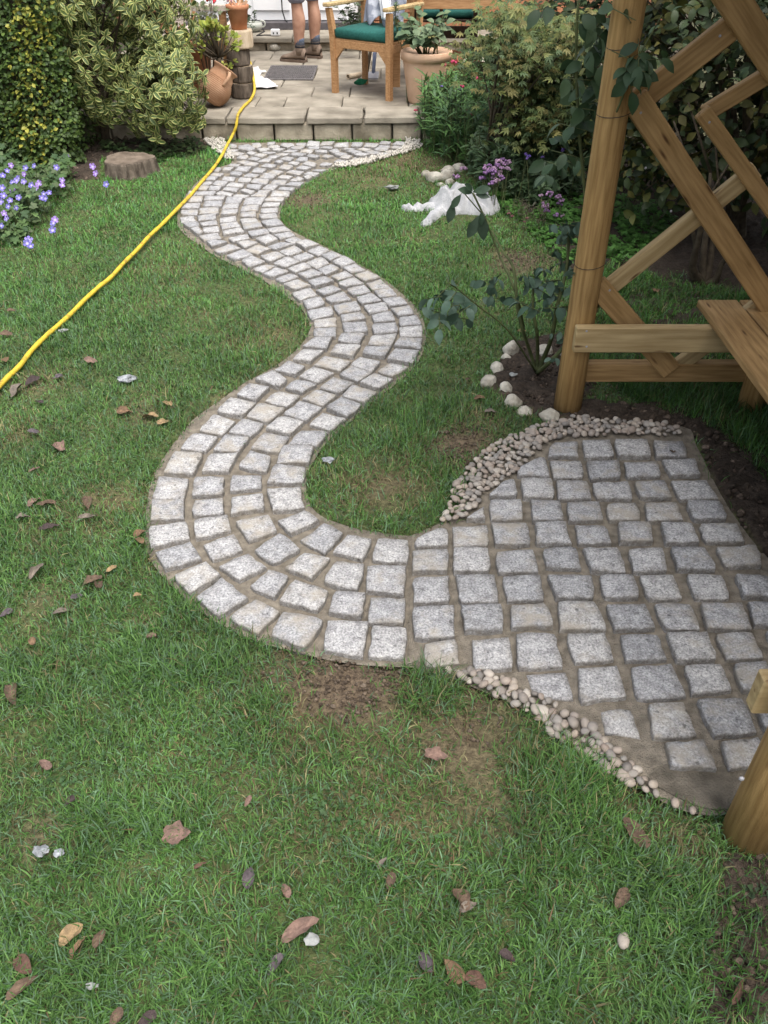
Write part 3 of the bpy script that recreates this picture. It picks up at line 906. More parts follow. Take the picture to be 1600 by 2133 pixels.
def gravel(name, poly, n, label):
    xs = [p.x for p in poly]; ys = [p.y for p in poly]; v0, f0 = ico(1); v0 = np.array([list(v) for v in v0]); f0 = np.array(f0)
    Vs = []; Ts = []; c = 0
    while c < n:
        x = random.uniform(min(xs), max(xs)); y = random.uniform(min(ys), max(ys))
        if not inpoly(np.array([x]), np.array([y]), poly)[0]: continue
        s = random.uniform(.006, .011)
        M = np.array((Euler((random.uniform(0, 6), random.uniform(0, 6), random.uniform(0, 6))).to_matrix() @ Matrix.Diagonal((s * 1.2, s, s * .75))))
        Vs.append(v0 @ M.T + np.array([x, y, .012 + random.uniform(0, .012)])); Ts.append(f0 + c * len(v0)); c += 1
    me = fast_mesh(name, np.concatenate(Vs), np.concatenate(Ts), smooth=True); me.materials.append(M_GRAVEL)
    tag(link(name, me), label, 'gravel', kind='stuff')
gravel('gravel', polyG([(423,293),(468,293),(474,312),(490,336),(472,334),(442,314)]), 420, 'small corner of pale gravel under the hose at the step')
gravel('gravel', [G(360 + a / 2.963, 280 + b / 2.963) for a, b in [(1440,36),(1530,50),(1542,85),(1440,122),(1200,192),(1060,216),(985,212),(1005,192),(1200,160),(1400,108),(1430,80)]], 620, 'tapering strip of pale gravel along the far lawn edge')

# ------------------------------------------------------------------ grass
def grass():
    Vs = []; Ts = []; Cs = []; base = 0
    def batch(n, y0, y1, lmin, lmax, w, thinning=True, poly=None, colmul=(1, 1, 1), straw=.05, upright=0.0):
        nonlocal base
        if poly is None:
            Y = rng.uniform(y0, y1, n); hw = .48 * (Y * _c + CAM_H * _s) + .25; X = rng.uniform(-1, 1, n) * hw
            jx, jy = rng.normal(0, .014, n), rng.normal(0, .014, n); keep = ~nofgrass(X + jx, Y + jy) & ~inpoly(X + jx * 4, Y + jy * 4, BEDR)
        else:
            xs = [p[0] for p in poly]; ys = [p[1] for p in poly]; X = rng.uniform(min(xs), max(xs), n); Y = rng.uniform(min(ys), max(ys), n)
            keep = inpoly(X, Y, poly) & ~inpoly(X, Y, PATHP) & ~inpoly(X, Y, CIRC)
        thin, dry = fields(X, Y); pn = vnoise(X, Y, 5.5) * .6 + vnoise(X, Y, 14) * .4
        if thinning: keep &= rng.random(n) > np.clip(thin * 1.05 + np.clip(.44 - pn, 0, .3) * 1.5, 0, .97)
        X, Y, dry, thin, pn = X[keep], Y[keep], dry[keep], thin[keep], pn[keep]; n = len(X)
        tuft = vnoise(X + 5, Y - 3, 9)
        L = rng.uniform(lmin, lmax, n) * (.48 + 1.05 * tuft) * (1 - .35 * thin); wd = w * rng.uniform(.6, 1.25, n)
        th = rng.uniform(0, 2 * np.pi, n) + 2.0 * vnoise(X, Y, 4); lean = np.clip(rng.normal(.95 - upright, .33, n), .1, 1.5)
        dx, dy = np.cos(th), np.sin(th); sx, sy = -dy, dx
        h1, o1 = np.cos(lean * .75) * L * .55, np.sin(lean * .75) * L * .55
        h2, o2 = h1 + np.cos(np.minimum(lean * 1.35, 1.75)) * L * .45, o1 + np.sin(np.minimum(lean * 1.35, 1.75)) * L * .45
        h2 = np.maximum(h2, .002); z0 = -.004
        tw = rng.normal(0, .35, n)
        V = np.empty((n, 5, 3), np.float32)
        for k, (o, h, s) in enumerate(((0, z0, -1), (0, z0, 1), (o1, h1, -.85), (o1, h1, .85), (o2, h2, 0))):
            V[:, k, 0] = X + dx * o + sx * wd * s * .5; V[:, k, 1] = Y + dy * o + sy * wd * s * .5; V[:, k, 2] = h + s * wd * .5 * tw
        T = np.array([[0, 1, 3], [0, 3, 2], [2, 3, 4]], np.int32)[None] + (base + np.arange(n) * 5)[:, None, None]
        g1 = np.array([.056, .142, .030]); g2 = np.array([.122, .222, .064]); g3 = np.array([.115, .200, .110]); stw = np.array([.235, .215, .11]); br = np.array([.13, .088, .05])
        r = rng.random((n, 1)); c = g1 * (1 - r) + g2 * r
        c = np.where(rng.random((n, 1)) < .25, g3, c)
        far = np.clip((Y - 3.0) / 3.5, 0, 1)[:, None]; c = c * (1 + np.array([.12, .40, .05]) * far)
        ds = np.clip(dry[:, None] * 1.0 + (pn[:, None] < .36) * .22 + straw, 0, .9)
        c = np.where(rng.random((n, 1)) < ds * .45, stw * rng.uniform(.6, 1.1, (n, 1)), c); c = np.where(rng.random((n, 1)) < ds * .15, br, c)
        c = c * rng.uniform(.55, 1.4, (n, 1)) * np.array(colmul)
        Vs.append(V.reshape(-1, 3)); Ts.append(T.reshape(-1, 3)); Cs.append(np.repeat(c, 3, 0)); base += n * 5
    batch(95000, .35, 1.5, .022, .056, .0029)
    batch(115000, 1.5, 2.8, .022, .050, .0030)
    batch(100000, 2.8, 4.5, .020, .044, .0036)
    batch(100000, 4.5, STEP_Y, .020, .042, .0046)
    # longer tufts
    for px, py, r, n, l in ((885,1448,.085,240,.08),(900,870,.15,500,.07),(650,1550,.09,300,.06),(1180,1590,.12,500,.07),(1200,1720,.14,600,.07),(250,1500,.15,500,.06),(1020,420,.3,700,.06),(1260,1830,.2,600,.06),
                             (560,1480,.06,160,.06),(330,1060,.07,200,.06),(230,1080,.06,180,.06),(1130,1640,.1,350,.06),(700,880,.05,200,.05),(870,900,.12,400,.06)):
        p = G(px, py); batch(n, 0, 0, l * .7, l * 1.2, .0026, False, [(p.x + r * math.cos(a), p.y + r * math.sin(a)) for a in np.linspace(0, 6.28, 14)[:-1]], straw=.04, upright=.25)
    # rough grass beyond and under the arbour
    batch(16000, 0, 0, .04, .09, .0032, True, polyG([(1250,790),(1640,800),(1740,1000),(1600,1010),(1500,900),(1330,845)]), (.75, .85, .7), .05, .3)
    batch(16000, 0, 0, .03, .07, .0040, True, polyG([(1250,560),(1640,640),(1640,800),(1240,770),(1190,700),(1200,560)]), (.8, .9, .7), .2, .2)
    batch(1800, 0, 0, .03, .06, .0026, True, BOTSOIL, (.6, .7, .55), .1, .2)
    me = fast_mesh('grass', np.concatenate(Vs), np.concatenate(Ts), np.concatenate(Cs)); me.materials.append(M_GRASS)
    tag(link('grass', me), 'short patchy green lawn grass either side of the path', 'grass', kind='stuff')
grass()
def crumbs():
    v0, f0 = ico(1); v0 = np.array([list(v) for v in v0]); f0 = np.array(f0); Vs = []; Ts = []; Cs = []; c = 0
    def put(n, poly, s0, s1, pal):
        nonlocal c
        xs = [p[0] for p in poly]; ys = [p[1] for p in poly]
        X = rng.uniform(min(xs), max(xs), n); Y = rng.uniform(min(ys), max(ys), n); k = inpoly(X, Y, poly) & ~inpoly(X, Y, PATHP) & ~inpoly(X, Y, CIRC)
        for x, y in zip(X[k], Y[k]):
            s = random.uniform(s0, s1) * random.choice((.5, .7, 1, 1.3)); M = np.array(Euler((random.uniform(0, 6), random.uniform(0, 6), 0)).to_matrix())
            Vs.append((v0 * np.array([s, s * .8, s * .6])) @ M.T + np.array([x, y, s * .3 + .006])); Ts.append(f0 + c * len(v0))
            Cs.append(np.repeat(np.array([random.choice(pal)]) * random.uniform(.7, 1.2), len(f0), 0)); c += 1
    circ = lambda px, py, r: [(G(px, py).x + r * math.cos(a), G(px, py).y + r * math.sin(a)) for a in np.linspace(0, 6.28, 16)[:-1]]
    br = [(.12, .09, .065), (.09, .068, .05), (.15, .115, .085), (.17, .135, .105)]
    dk = [(.06, .045, .034), (.045, .035, .027), (.085, .062, .048), (.13, .10, .08)]
    put(1500, ROSEBED, .003, .011, dk); put(2500, ARBOURSOIL, .004, .016, dk); put(900, BOTSOIL, .003, .012, dk); put(1600, BEDL, .006, .02, dk)
    for px, py, r, n in ((720,1425,.14,500),(960,930,.15,500),(860,1400,.1,250),(1000,1480,.12,200),(640,1400,.12,200),(1080,545,.2,300),(640,418,.15,200),(760,1460,.05,120),(1330,850,.22,500)): put(n, circ(px, py, r), .002, .007, br)
    me = fast_mesh('soil_crumbs', np.concatenate(Vs), np.concatenate(Ts), np.concatenate(Cs)); me.materials.append(M_GROUND)
    tag(link('soil_crumbs', me), 'loose dark crumbs of soil on the bare patches and beds', 'soil', kind='stuff')
    # grit scattered on the mortar
crumbs()
# ------------------------------------------------------------------ patio
def patio():
    nose = STEP_Y - .03; yb = G(620, 106, PZ).y
    root = tag(link('patio', None), 'raised patio of worn buff paving slabs behind the path', 'patio', kind='structure')
    MB().box((-.2, (STEP_Y + yb) / 2 + .06, PZ / 2 - .045), (5.2, yb - STEP_Y - .05, PZ - .01), bev=0).build('patio_base', M_MORTAR, root)
    rows = [nose, G(600, 222, PZ).y, G(600, 201, PZ).y, G(600, 181, PZ).y, G(600, 162, PZ).y, G(600, 142, PZ).y, G(600, 124, PZ).y, yb + .02]
    known = [[-2.75, -2.2, -1.72, G(470, 244, PZ).x, G(636, 244, PZ).x, G(757, 244, PZ).x, .28, .85, 1.5, 2.3],
             [-2.6, -2.1, -1.6, -1.05, G(597, 205, PZ).x, G(714, 205, PZ).x, .2, .8, 1.5, 2.3], [-2.7, -2.2, -1.8, -1.3, -.62, G(730, 190, PZ).x, .3, .75, 1.4, 2.3]]
    for i in range(len(rows) - 1):
        y0, y1 = rows[i] + (.005 if i == 0 else .003), rows[i + 1] - .003
        if i < len(known): xs = known[i]
        else:
            xs = [-2.8]
            while xs[-1] < 2.1: xs.append(xs[-1] + random.uniform(.42, .68))
        for a, b in zip(xs, xs[1:]):
            h = .048 if i == 0 else .035; g = random.uniform(.005, .009) if i == 0 else random.uniform(.002, .005); dz = random.uniform(-.003, .004)
            bm = bmesh.new(); bmesh.ops.create_cube(bm, size=1)
            for v in bm.verts: v.co = Vector((v.co.x * (b - a - 2 * g), v.co.y * (y1 - y0), v.co.z * h))
            bmesh.ops.subdivide_edges(bm, edges=[e for e in bm.edges if abs(e.verts[0].co.x - e.verts[1].co.x) > .1 or abs(e.verts[0].co.y - e.verts[1].co.y) > .1], cuts=4, use_grid_fill=True)
            bmesh.ops.bevel(bm, geom=[e for e in bm.edges if len(e.link_faces) == 2 and e.calc_face_angle(0) > .5], offset=.007, segments=1, affect='EDGES')
            for v in bm.verts: v.co += Vector((mn.noise(v.co * 9 + Vector((a * 9, y0, 0))), mn.noise(v.co * 9 + Vector((y0, a * 7, 4))), mn.noise(v.co * 7 + Vector((a, y0 * 3, 9))) * .6)) * .006
            me = bpy.data.meshes.new('paving_slab'); bm.to_mesh(me); bm.free(); me.materials.append(M_SLAB)
            link('paving_slab', me, root, Matrix.Translation(((a + b) / 2, (y0 + y1) / 2, PZ - h / 2 + dz)))
    xs = [-2.9, -2.5, -2.15, -1.83, G(424, 290).x, G(495, 290).x, G(573, 290).x, G(654, 290).x, G(734, 290).x, G(817, 290).x, .3, .62, .95, 1.3, 1.65, 2.1]
    def block(a, b, y0, z0, z1, par, nm='stone_block'):
        m = MB().box((0, 0, 0), (b - a - .014, .14, z1 - z0 - .006), bev=.010)
        m.v = [tuple(Vector(v) + Vector((0, mn.noise(Vector(v) * 14 + Vector((a * 5, y0, 0))) * .012, mn.noise(Vector(v) * 11 + Vector((a * 9, 2, y0))) * .006))) for v in m.v]
        return m.build(nm, M_STONE, par, M=Matrix.Translation(((a + b) / 2, y0 + .07 + random.uniform(-.006, .006), (z0 + z1) / 2)))
    for a, b in zip(xs, xs[1:]): block(a, b, STEP_Y, -.01, PZ - .048, root)
    # the doorstep along the house
    zt = PZ + .13; st = tag(link('doorstep', None), 'low stone doorstep running along the house wall', 'step', kind='structure')
    x = -2.6
    while x < 1.9:
        w = random.uniform(.34, .5); block(x, x + w, yb, PZ - .01, zt - .05, st); x += w
    x = -2.7; yd = G(620, 62, zt).y
    while x < 1.9:
        w = random.uniform(.42, .62); m = MB().box((0, 0, 0), (w - .012, yd - yb + .05, .05), bev=.008)
        m.v = [tuple(Vector(v) + Vector((mn.noise(Vector(v) * 9) * .004, mn.noise(Vector(v) * 8 + Vector((x, 0, 0))) * .01, 0))) for v in m.v]
        m.build('coping_slab', M_SLAB, st, M=Matrix.Translation((x + w / 2, (yb + yd) / 2 - .02, zt - .025))); x += w
    MB().box((-.4, (yb + yd) / 2 + .1, PZ + .03), (4.4, yd - yb - .1, .1), bev=0).build('step_core', M_DARKS, st)
    return yb, yd, zt
YB, YD, ZT = patio()

# ------------------------------------------------------------------ house behind
def house():
    yw = YD + .04
    xl, xr = G(440, 55, ZT).x - .25, G(748, 55, ZT).x
    wall = thing('house_wall', (xr + 1.2, yw + .15, 0), 'brown brick house wall to the side of the white doors', 'wall')
    MB().box(((xr + 3.4) / 2, yw + .19, 1.4), (3.4 - xr, .2, 2.8), bev=0).build('mortar_backing', M_MORTAR, wall)
    MB().box(((xl - 3.4) / 2, yw + .19, 1.4), (xl + 3.4, .2, 2.8), bev=0).build('mortar_backing', M_MORTAR, wall)
    bme = MB().box((0, 0, 0), (.215, .1, .065), bev=.004).build('brick', M_BRICK, wall, M=Matrix.Translation((xr + .13, yw + .06, ZT + .04)))
    n = 1; far = MB()
    for r in range(0, 33):
        z = ZT + .04 + r * .075; x = xr + .13 + (.112 if r % 2 else 0)
        while x < 3.3:
            if r == 0 and x < xr + .2: x += .225; continue
            if n < 290 and z < 1.15 and x < 2.2:
                link('brick', bme.data, wall, Matrix.Translation((x, yw + .06 + random.uniform(-.003, .003), z))); n += 1
            else: far.box((x, yw + .06, z), (.215, .1, .065), bev=0)
            x += .225
    x = xl - .13
    for r in range(0, 33):
        z = ZT + .04 + r * .075; x = xl - .13 - (.112 if r % 2 else 0)
        while x > -3.4: far.box((x, yw + .06, z), (.215, .1, .065), bev=0); x -= .225
    tag(far.build('brickwork', M_BRICK, wall), kind='stuff')
    d = thing('patio_door', ((xl + xr) / 2, yw, ZT), 'white double patio doors above a dark sill', 'door')
    MB().box(((xl + xr) / 2, yw + .03, ZT + .035), (xr - xl, .16, .07)).build('sill', M_SILL, d)
    w = (xr - xl) / 3
    for i in range(3):
        cx = xl + w * (i + .5); lf = MB().box((cx, yw + .11, ZT + 1.1), (w - .012, .05, 2.05), bev=.004).build('door_leaf', M_WHITE, d)
        MB().box((cx, yw + .075, ZT + .42), (w - .24, .024, .5), bev=.01).build('lower_panel', M_WHITE, lf)
        MB().box((cx, yw + .075, ZT + 1.4), (w - .24, .024, 1.2), bev=.01).build('upper_panel', M_WHITE, lf)
    MB().box(((xl + xr) / 2, yw + .16, ZT + 1.1), (xr - xl, .04, 2.2)).box(((xl + xr) / 2, yw + .1, ZT + 2.2), (xr - xl, .12, .1)).build('frame', M_WHITE, d)
    return xl, xr, yw
XL, XR, YW = house()

# ------------------------------------------------------------------ person by the doors
def skin_body(name, verts, edges, radii, mat, parent, root=0, sub=2):
    me = bpy.data.meshes.new(name); me.from_pydata([tuple(v) for v in verts], edges, [])
    o = link(name, me, parent)
    sk = o.modifiers.new('skin', 'SKIN'); sk.use_smooth_shade = True; sk.branch_smoothing = .4
    for i, r in enumerate(radii): d = me.skin_vertices[0].data[i]; d.radius = (r, r) if not hasattr(r, '__len__') else r
    me.skin_vertices[0].data[root].use_root = True
    ss = o.modifiers.new('sub', 'SUBSURF'); ss.levels = sub; ss.render_levels = sub
    me.materials.append(mat)
    return o
def person():
    near = G(622, 129, PZ); f = Vector((-.93, .37, 0)).normalized(); side = Vector((f.y, -f.x, 0)) * -1   # side: towards his left (near camera)
    if side.y > 0: side = -side
    p = thing('person', near, 'person in grey shorts, brown boots and blue socks standing with their back to the garden', 'person')
    far = G(654, 121, PZ); A = {}
    def leg(base, k):
        ank = base + Vector((0, 0, .11)) - f * .02
        return [ank, ank + Vector((0, 0, .13)) + f * .0, ank + Vector((0, 0, .24)) - f * .012, ank + Vector((0, 0, .37)) + f * .005, ank + Vector((0, 0, .60)) + f * .01]
    ln, lf = leg(near, 0), leg(far, 1); mid = (near + far) / 2
    hip = mid + Vector((0, 0, .93)); hw = (near - far).normalized() * .09
    up = lambda h, fo=0: mid + Vector((0, 0, h)) + f * fo
    V = [hip, hip + hw, *reversed(ln), hip - hw, *reversed(lf), up(1.12, .01), up(1.33, .01), up(1.47), up(1.56, .01), up(1.66, .03), up(1.74, .02)]
    E = [(0, 1), (1, 2), (2, 3), (3, 4), (4, 5), (5, 6), (0, 7), (7, 8), (8, 9), (9, 10), (10, 11), (11, 12), (0, 13), (13, 14), (14, 15), (15, 16), (16, 17), (17, 18)]
    rl = [.072, .056, .072, .056, .046]
    rad = [.13, .095, *rl, .095, *rl, .135, .15, .10, .052, .085, .075]
    sh = (near - far).normalized()
    for sg in (1, -1):
        b = len(V); s0 = up(1.42) + sh * sg * .19
        V += [s0, s0 + Vector((0, 0, -.28)) + sh * sg * .05, s0 + Vector((0, 0, -.42)) + f * .2, s0 + Vector((0, 0, -.44)) + f * .28]
        E += [(14, b), (b, b + 1), (b + 1, b + 2), (b + 2, b + 3)]; rad += [.062, .045, .032, .034]
        h0 = s0 + Vector((0, 0, -.44)) + f * .28
        for k in range(4):                                     # four fingers and a thumb on each hand
            i = len(V); o = sh * (k - 1.5) * .02; ll = (.07, .085, .08, .062)[k]
            V += [h0 + f * .045 + o, h0 + f * (.05 + ll * .5) + o + Vector((0, 0, -.008)), h0 + f * (.045 + ll * .9) + o + Vector((0, 0, -.035))]
            E += [(b + 3, i), (i, i + 1), (i + 1, i + 2)]; rad += [.010, .009, .008]
        i = len(V); V += [h0 + f * .01 - sh * sg * .04 + Vector((0, 0, .01)), h0 + f * .055 - sh * sg * .05]; E += [(b + 3, i), (i, i + 1)]; rad += [.011, .009]
    skin_body('body', V, E, rad, M_SKIN, p, 0)
    # shorts: waist to just above the knee, loose
    sv = [hip + Vector((0, 0, .12)), hip, hip + hw * .95, hip - hw * .95]; se = [(0, 1), (1, 2), (1, 3)]; sr = [.145, .155, .125, .125]
    for q, t in ((2, ln), (3, lf)):
        b = len(sv); top = t[4]; sv += [top.lerp(hip, .3), top - Vector((0, 0, .10)), top - Vector((0, 0, .225)) - f * .01]; sr += [.112, .100, .104]; se += [(q, b), (b, b + 1), (b + 1, b + 2)]
    skin_body('shorts', sv, se, sr, M_SHORT, p, 1)
    tv = [up(1.03), up(1.15, .01), up(1.33, .01), up(1.45), up(1.51)]; te = [(0, 1), (1, 2), (2, 3), (3, 4)]; tr = [.152, .152, .168, .12, .065]
    for sg in (1, -1): b = len(tv); tv += [up(1.41) + sh * sg * .18, up(1.22) + sh * sg * .225]; te += [(3, b), (b, b + 1)]; tr += [.078, .068]
    skin_body('shirt', tv, te, tr, M_SHIRT, p, 1)
    v, fc = ico(2); hd = up(1.70, .02)
    MB().add([hd + Vector((q.x * .098, q.y * .098, q.z * .10 + .025)) - f * .012 for q in v if True], fc).build('hair', M_HAIR, p, True)
    fm = MB(); hc = up(1.665, .03)
    for s in (1, -1): fm.add([hc + f * .088 + sh * s * .032 + q * .012 for q in v], fc)
    fm.build('eyes', M_WHITE, p, True)
    nm = MB(); nm.add([hc + f * .1 + Vector((0, 0, -.03)) + Vector((q.x * .016, q.y * .016, q.z * .026)) for q in v], fc)
    for s in (1, -1): nm.add([hc + sh * s * .088 + Vector((q.x * .02, q.y * .02, q.z * .034 - .01)) for q in v], fc)
    nm.build('nose_and_ears', M_SKIN, p, True)
    MB().add([hc + f * .088 + Vector((0, 0, -.065)) + f * (q.y * .008) + sh * (q.x * .026) + Vector((0, 0, q.z * .007)) for q in v], fc).build('mouth', M_TERRA, p, True)
    for base in (near, far):
        # boot: a last-shaped upper with a shaft, and a separate sole
        bt = MB(); N = 14; rings = []
        secs = [(-.085, .030, .00, .09), (-.075, .040, .0, .125), (-.03, .042, .0, .135), (.02, .043, .0, .120), (.07, .046, .0, .085), (.125, .049, .0, .066), (.165, .044, .0, .056), (.19, .026, .0, .040)]
        sd = Vector((-f.y, f.x, 0)); vs = []
        for t, w, z0, z1 in secs:
            for k in range(N):
                a = 2 * math.pi * k / N; zz = .022 + (z1 - .022) * (.5 + .5 * math.sin(a)) if True else 0
                ww = w * (math.cos(a)) * (1 if math.sin(a) < 0 else .92)
                vs.append(base + f * t + sd * ww + Vector((0, 0, zz + random.uniform(-.002, .002))))
        m = len(secs); fs = [(i * N + k, i * N + (k + 1) % N, (i + 1) * N + (k + 1) % N, (i + 1) * N + k) for i in range(m - 1) for k in range(N)] + [tuple(range(N)), tuple((m - 1) * N + k for k in range(N - 1, -1, -1))]
        bt.add(vs, fs); c = base - f * .025
        bt.tube([c + Vector((0, 0, .07)), c + Vector((0, 0, .115)), c + Vector((0, 0, .150))], [.048, .047, .050], 14)
        b = bt.build('boot', M_BOOT, p, True)
        so_ = MB(); so_.add([base + f * t + sd * w * sx + Vector((0, 0, z)) for z in (0, .024) for sx, lst in ((1, secs), (-1, secs[::-1])) for t, w in [(s[0] * 1.03, s[1] * 1.1) for s in lst]],
                            [tuple(range(15, -1, -1)), tuple(range(16, 32))] + [(k, (k + 1) % 16, 16 + (k + 1) % 16, 16 + k) for k in range(16)])
        so_.build('sole', M_SOLE, b)
        MB().tube([c + Vector((0, 0, .13)), c + Vector((0, 0, .175)), c + Vector((0, 0, .182))], [.050, .0495, .047], 14).build('sock', M_SOCKD, p, True, M=None)
        MB().tube([c + Vector((0, 0, .17)), c + Vector((0, 0, .205)), c + Vector((0, 0, .212))], [.0475, .048, .046], 14).build('sock', M_SOCK, p, True)
person()

# ------------------------------------------------------------------ carver chair with cushion and cloth
def chair():
    FL, FR = G(699, 193, PZ), G(811, 210, PZ)
    ax = (FR - FL); w = ax.length; ax.normalize(); ay = Vector((-ax.y, ax.x, 0)); D = .44
    if ay.y < 0: ay = -ay
    B = Matrix((ax, ay, Vector((0, 0, 1)))).transposed().to_4x4(); B.translation = FL
    r = thing('garden_chair', FL + ax * w / 2 + ay * D / 2, 'teak carver chair with a green seat cushion and a cloth thrown over its back', 'chair')
    P = lambda x, y, z: B @ Vector((x, y, z))
    H = .655; t = .045
    for x in (0, w):
        m = MB()
        vs = []; lev = [(0, 0, t), (.25, 0, t), (.44, -.004, t * 1.05), (.55, -.018, t), (H - .025, -.03, t * .95)]
        out = -1 if x == 0 else 1
        for z, dy, s in lev:
            ox = -out * dy * .6
            vs += [P(x + ox + a * s / 2, dy + b * s / 2, z) for a, b in ((-1, -1), (1, -1), (1, 1), (-1, 1))]
        fs = [(i * 4 + k, i * 4 + (k + 1) % 4, i * 4 + 4 + (k + 1) % 4, i * 4 + 4 + k) for i in range(4) for k in range(4)] + [(3, 2, 1, 0), (16, 17, 18, 19)]
        m.add(vs, fs).build('leg', M_TEAK, r)
        MB().box((x, D, .47), (t, t * .9, .94), B).build('leg', M_TEAK, r)
        MB().box((x + out * .015, D / 2 - .04, H), (.062, D + .08, .028), B, bev=.009).build('armrest', M_RAIL, r)
        MB().box((x, D / 2, .37), (.026, D - t, .06), B).build('side_rail', M_TEAK, r)
    MB().box((w / 2, 0, .375), (w - t, .026, .055), B).build('front_rail', M_TEAK, r)
    for sx, s in ((t / 2, 1), (w - t / 2, -1)):
        MB().add([P(sx, -.012, .35), P(sx + s * .085, -.012, .35), P(sx, -.012, .255), P(sx, .012, .35), P(sx + s * .085, .012, .35), P(sx, .012, .255)],
                 [(0, 1, 2), (5, 4, 3), (0, 3, 4, 1), (1, 4, 5, 2), (2, 5, 3, 0)]).build('corner_bracket', M_TEAK, r)
    for k in range(6): MB().box((w / 2, .02 + k * (D - .04) / 5, .408), (w - .01, .06, .016), B).build('seat_slat', M_TEAK, r)
    MB().box((w / 2, D, .9), (w + .02, .03, .07), B).build('top_rail', M_TEAK, r)
    for k in range(5): MB().box((w * (k + .75) / 5.5, D, .66), (.04, .018, .46), B).build('back_slat', M_TEAK, r)
    # cushion resting on the seat
    cu = MB().box((w / 2, D / 2 - .01, .455), (w - .035, D + .02, .07), B, bev=.018).build('seat_cushion', M_GREEN, None, True)
    tag(cu, 'dark green padded cushion on the teak carver chair', 'cushion')
    pp = MB(); c0 = [(.02, -.012), (w - .02, -.012), (w - .02, D - .02), (.02, D - .02), (.02, -.012)]
    pp.tube([P(x, y, .475) for x, y in c0], .004, 6).build('piping', M_GREEN, cu)
    # cloth draped over the back, falling onto the cushion
    nx, nz = 36, 26; vs = []
    for j in range(nz + 1):
        v = j / nz
        for i in range(nx + 1):
            u = i / nx; wv = math.sin(u * 21 + 1.5 * math.sin(v * 3)) * .022 * (.3 + v) + math.sin(u * 9 + 2) * .02 * v
            z = .97 - v * (.47 + .06 * math.sin(u * 13) * v); y = D - .035 - v * .10 + wv
            sp = .34 + .10 * v; x = w * .52 + (u - .5) * sp + .02 * math.sin(v * 6 + u * 5)
            vs.append(P(x, y, max(z, .497 + .012 * math.sin(u * 20))))
    fs = [(j * (nx + 1) + i, j * (nx + 1) + i + 1, (j + 1) * (nx + 1) + i + 1, (j + 1) * (nx + 1) + i) for j in range(nz) for i in range(nx)]
    cl = MB().add(vs, fs).build('cloth', M_CLOTHB, None, True); tag(cl, 'blue and white checked cloth draped over the chair back', 'cloth')
    s = cl.modifiers.new('thick', 'SOLIDIFY'); s.thickness = .004
    nx, nz = 12, 26; vs = []
    for j in range(nz + 1):
        v = j / nz
        for i in range(nx + 1):
            u = i / nx; z = .98 - v * .45 - .02 * math.sin(v * 5); y = D - .085 - v * .12 + math.sin(u * 9) * .03
            x = w * .60 + (u - .5) * (.12 - .02 * v) - .04 * math.sin(v * 4) ; vs.append(P(x, y, max(z, .51)))
    fs = [(j * (nx + 1) + i, j * (nx + 1) + i + 1, (j + 1) * (nx + 1) + i + 1, (j + 1) * (nx + 1) + i) for j in range(nz) for i in range(nx)]
    c2 = MB().add(vs, fs).build('towel', M_SHEET, None, True); tag(c2, 'rolled white towel hanging over the checked cloth on the chair', 'towel')
    s = c2.modifiers.new('thick', 'SOLIDIFY'); s.thickness = .006
    return B, w, D
CHB, CHW, CHD = chair()

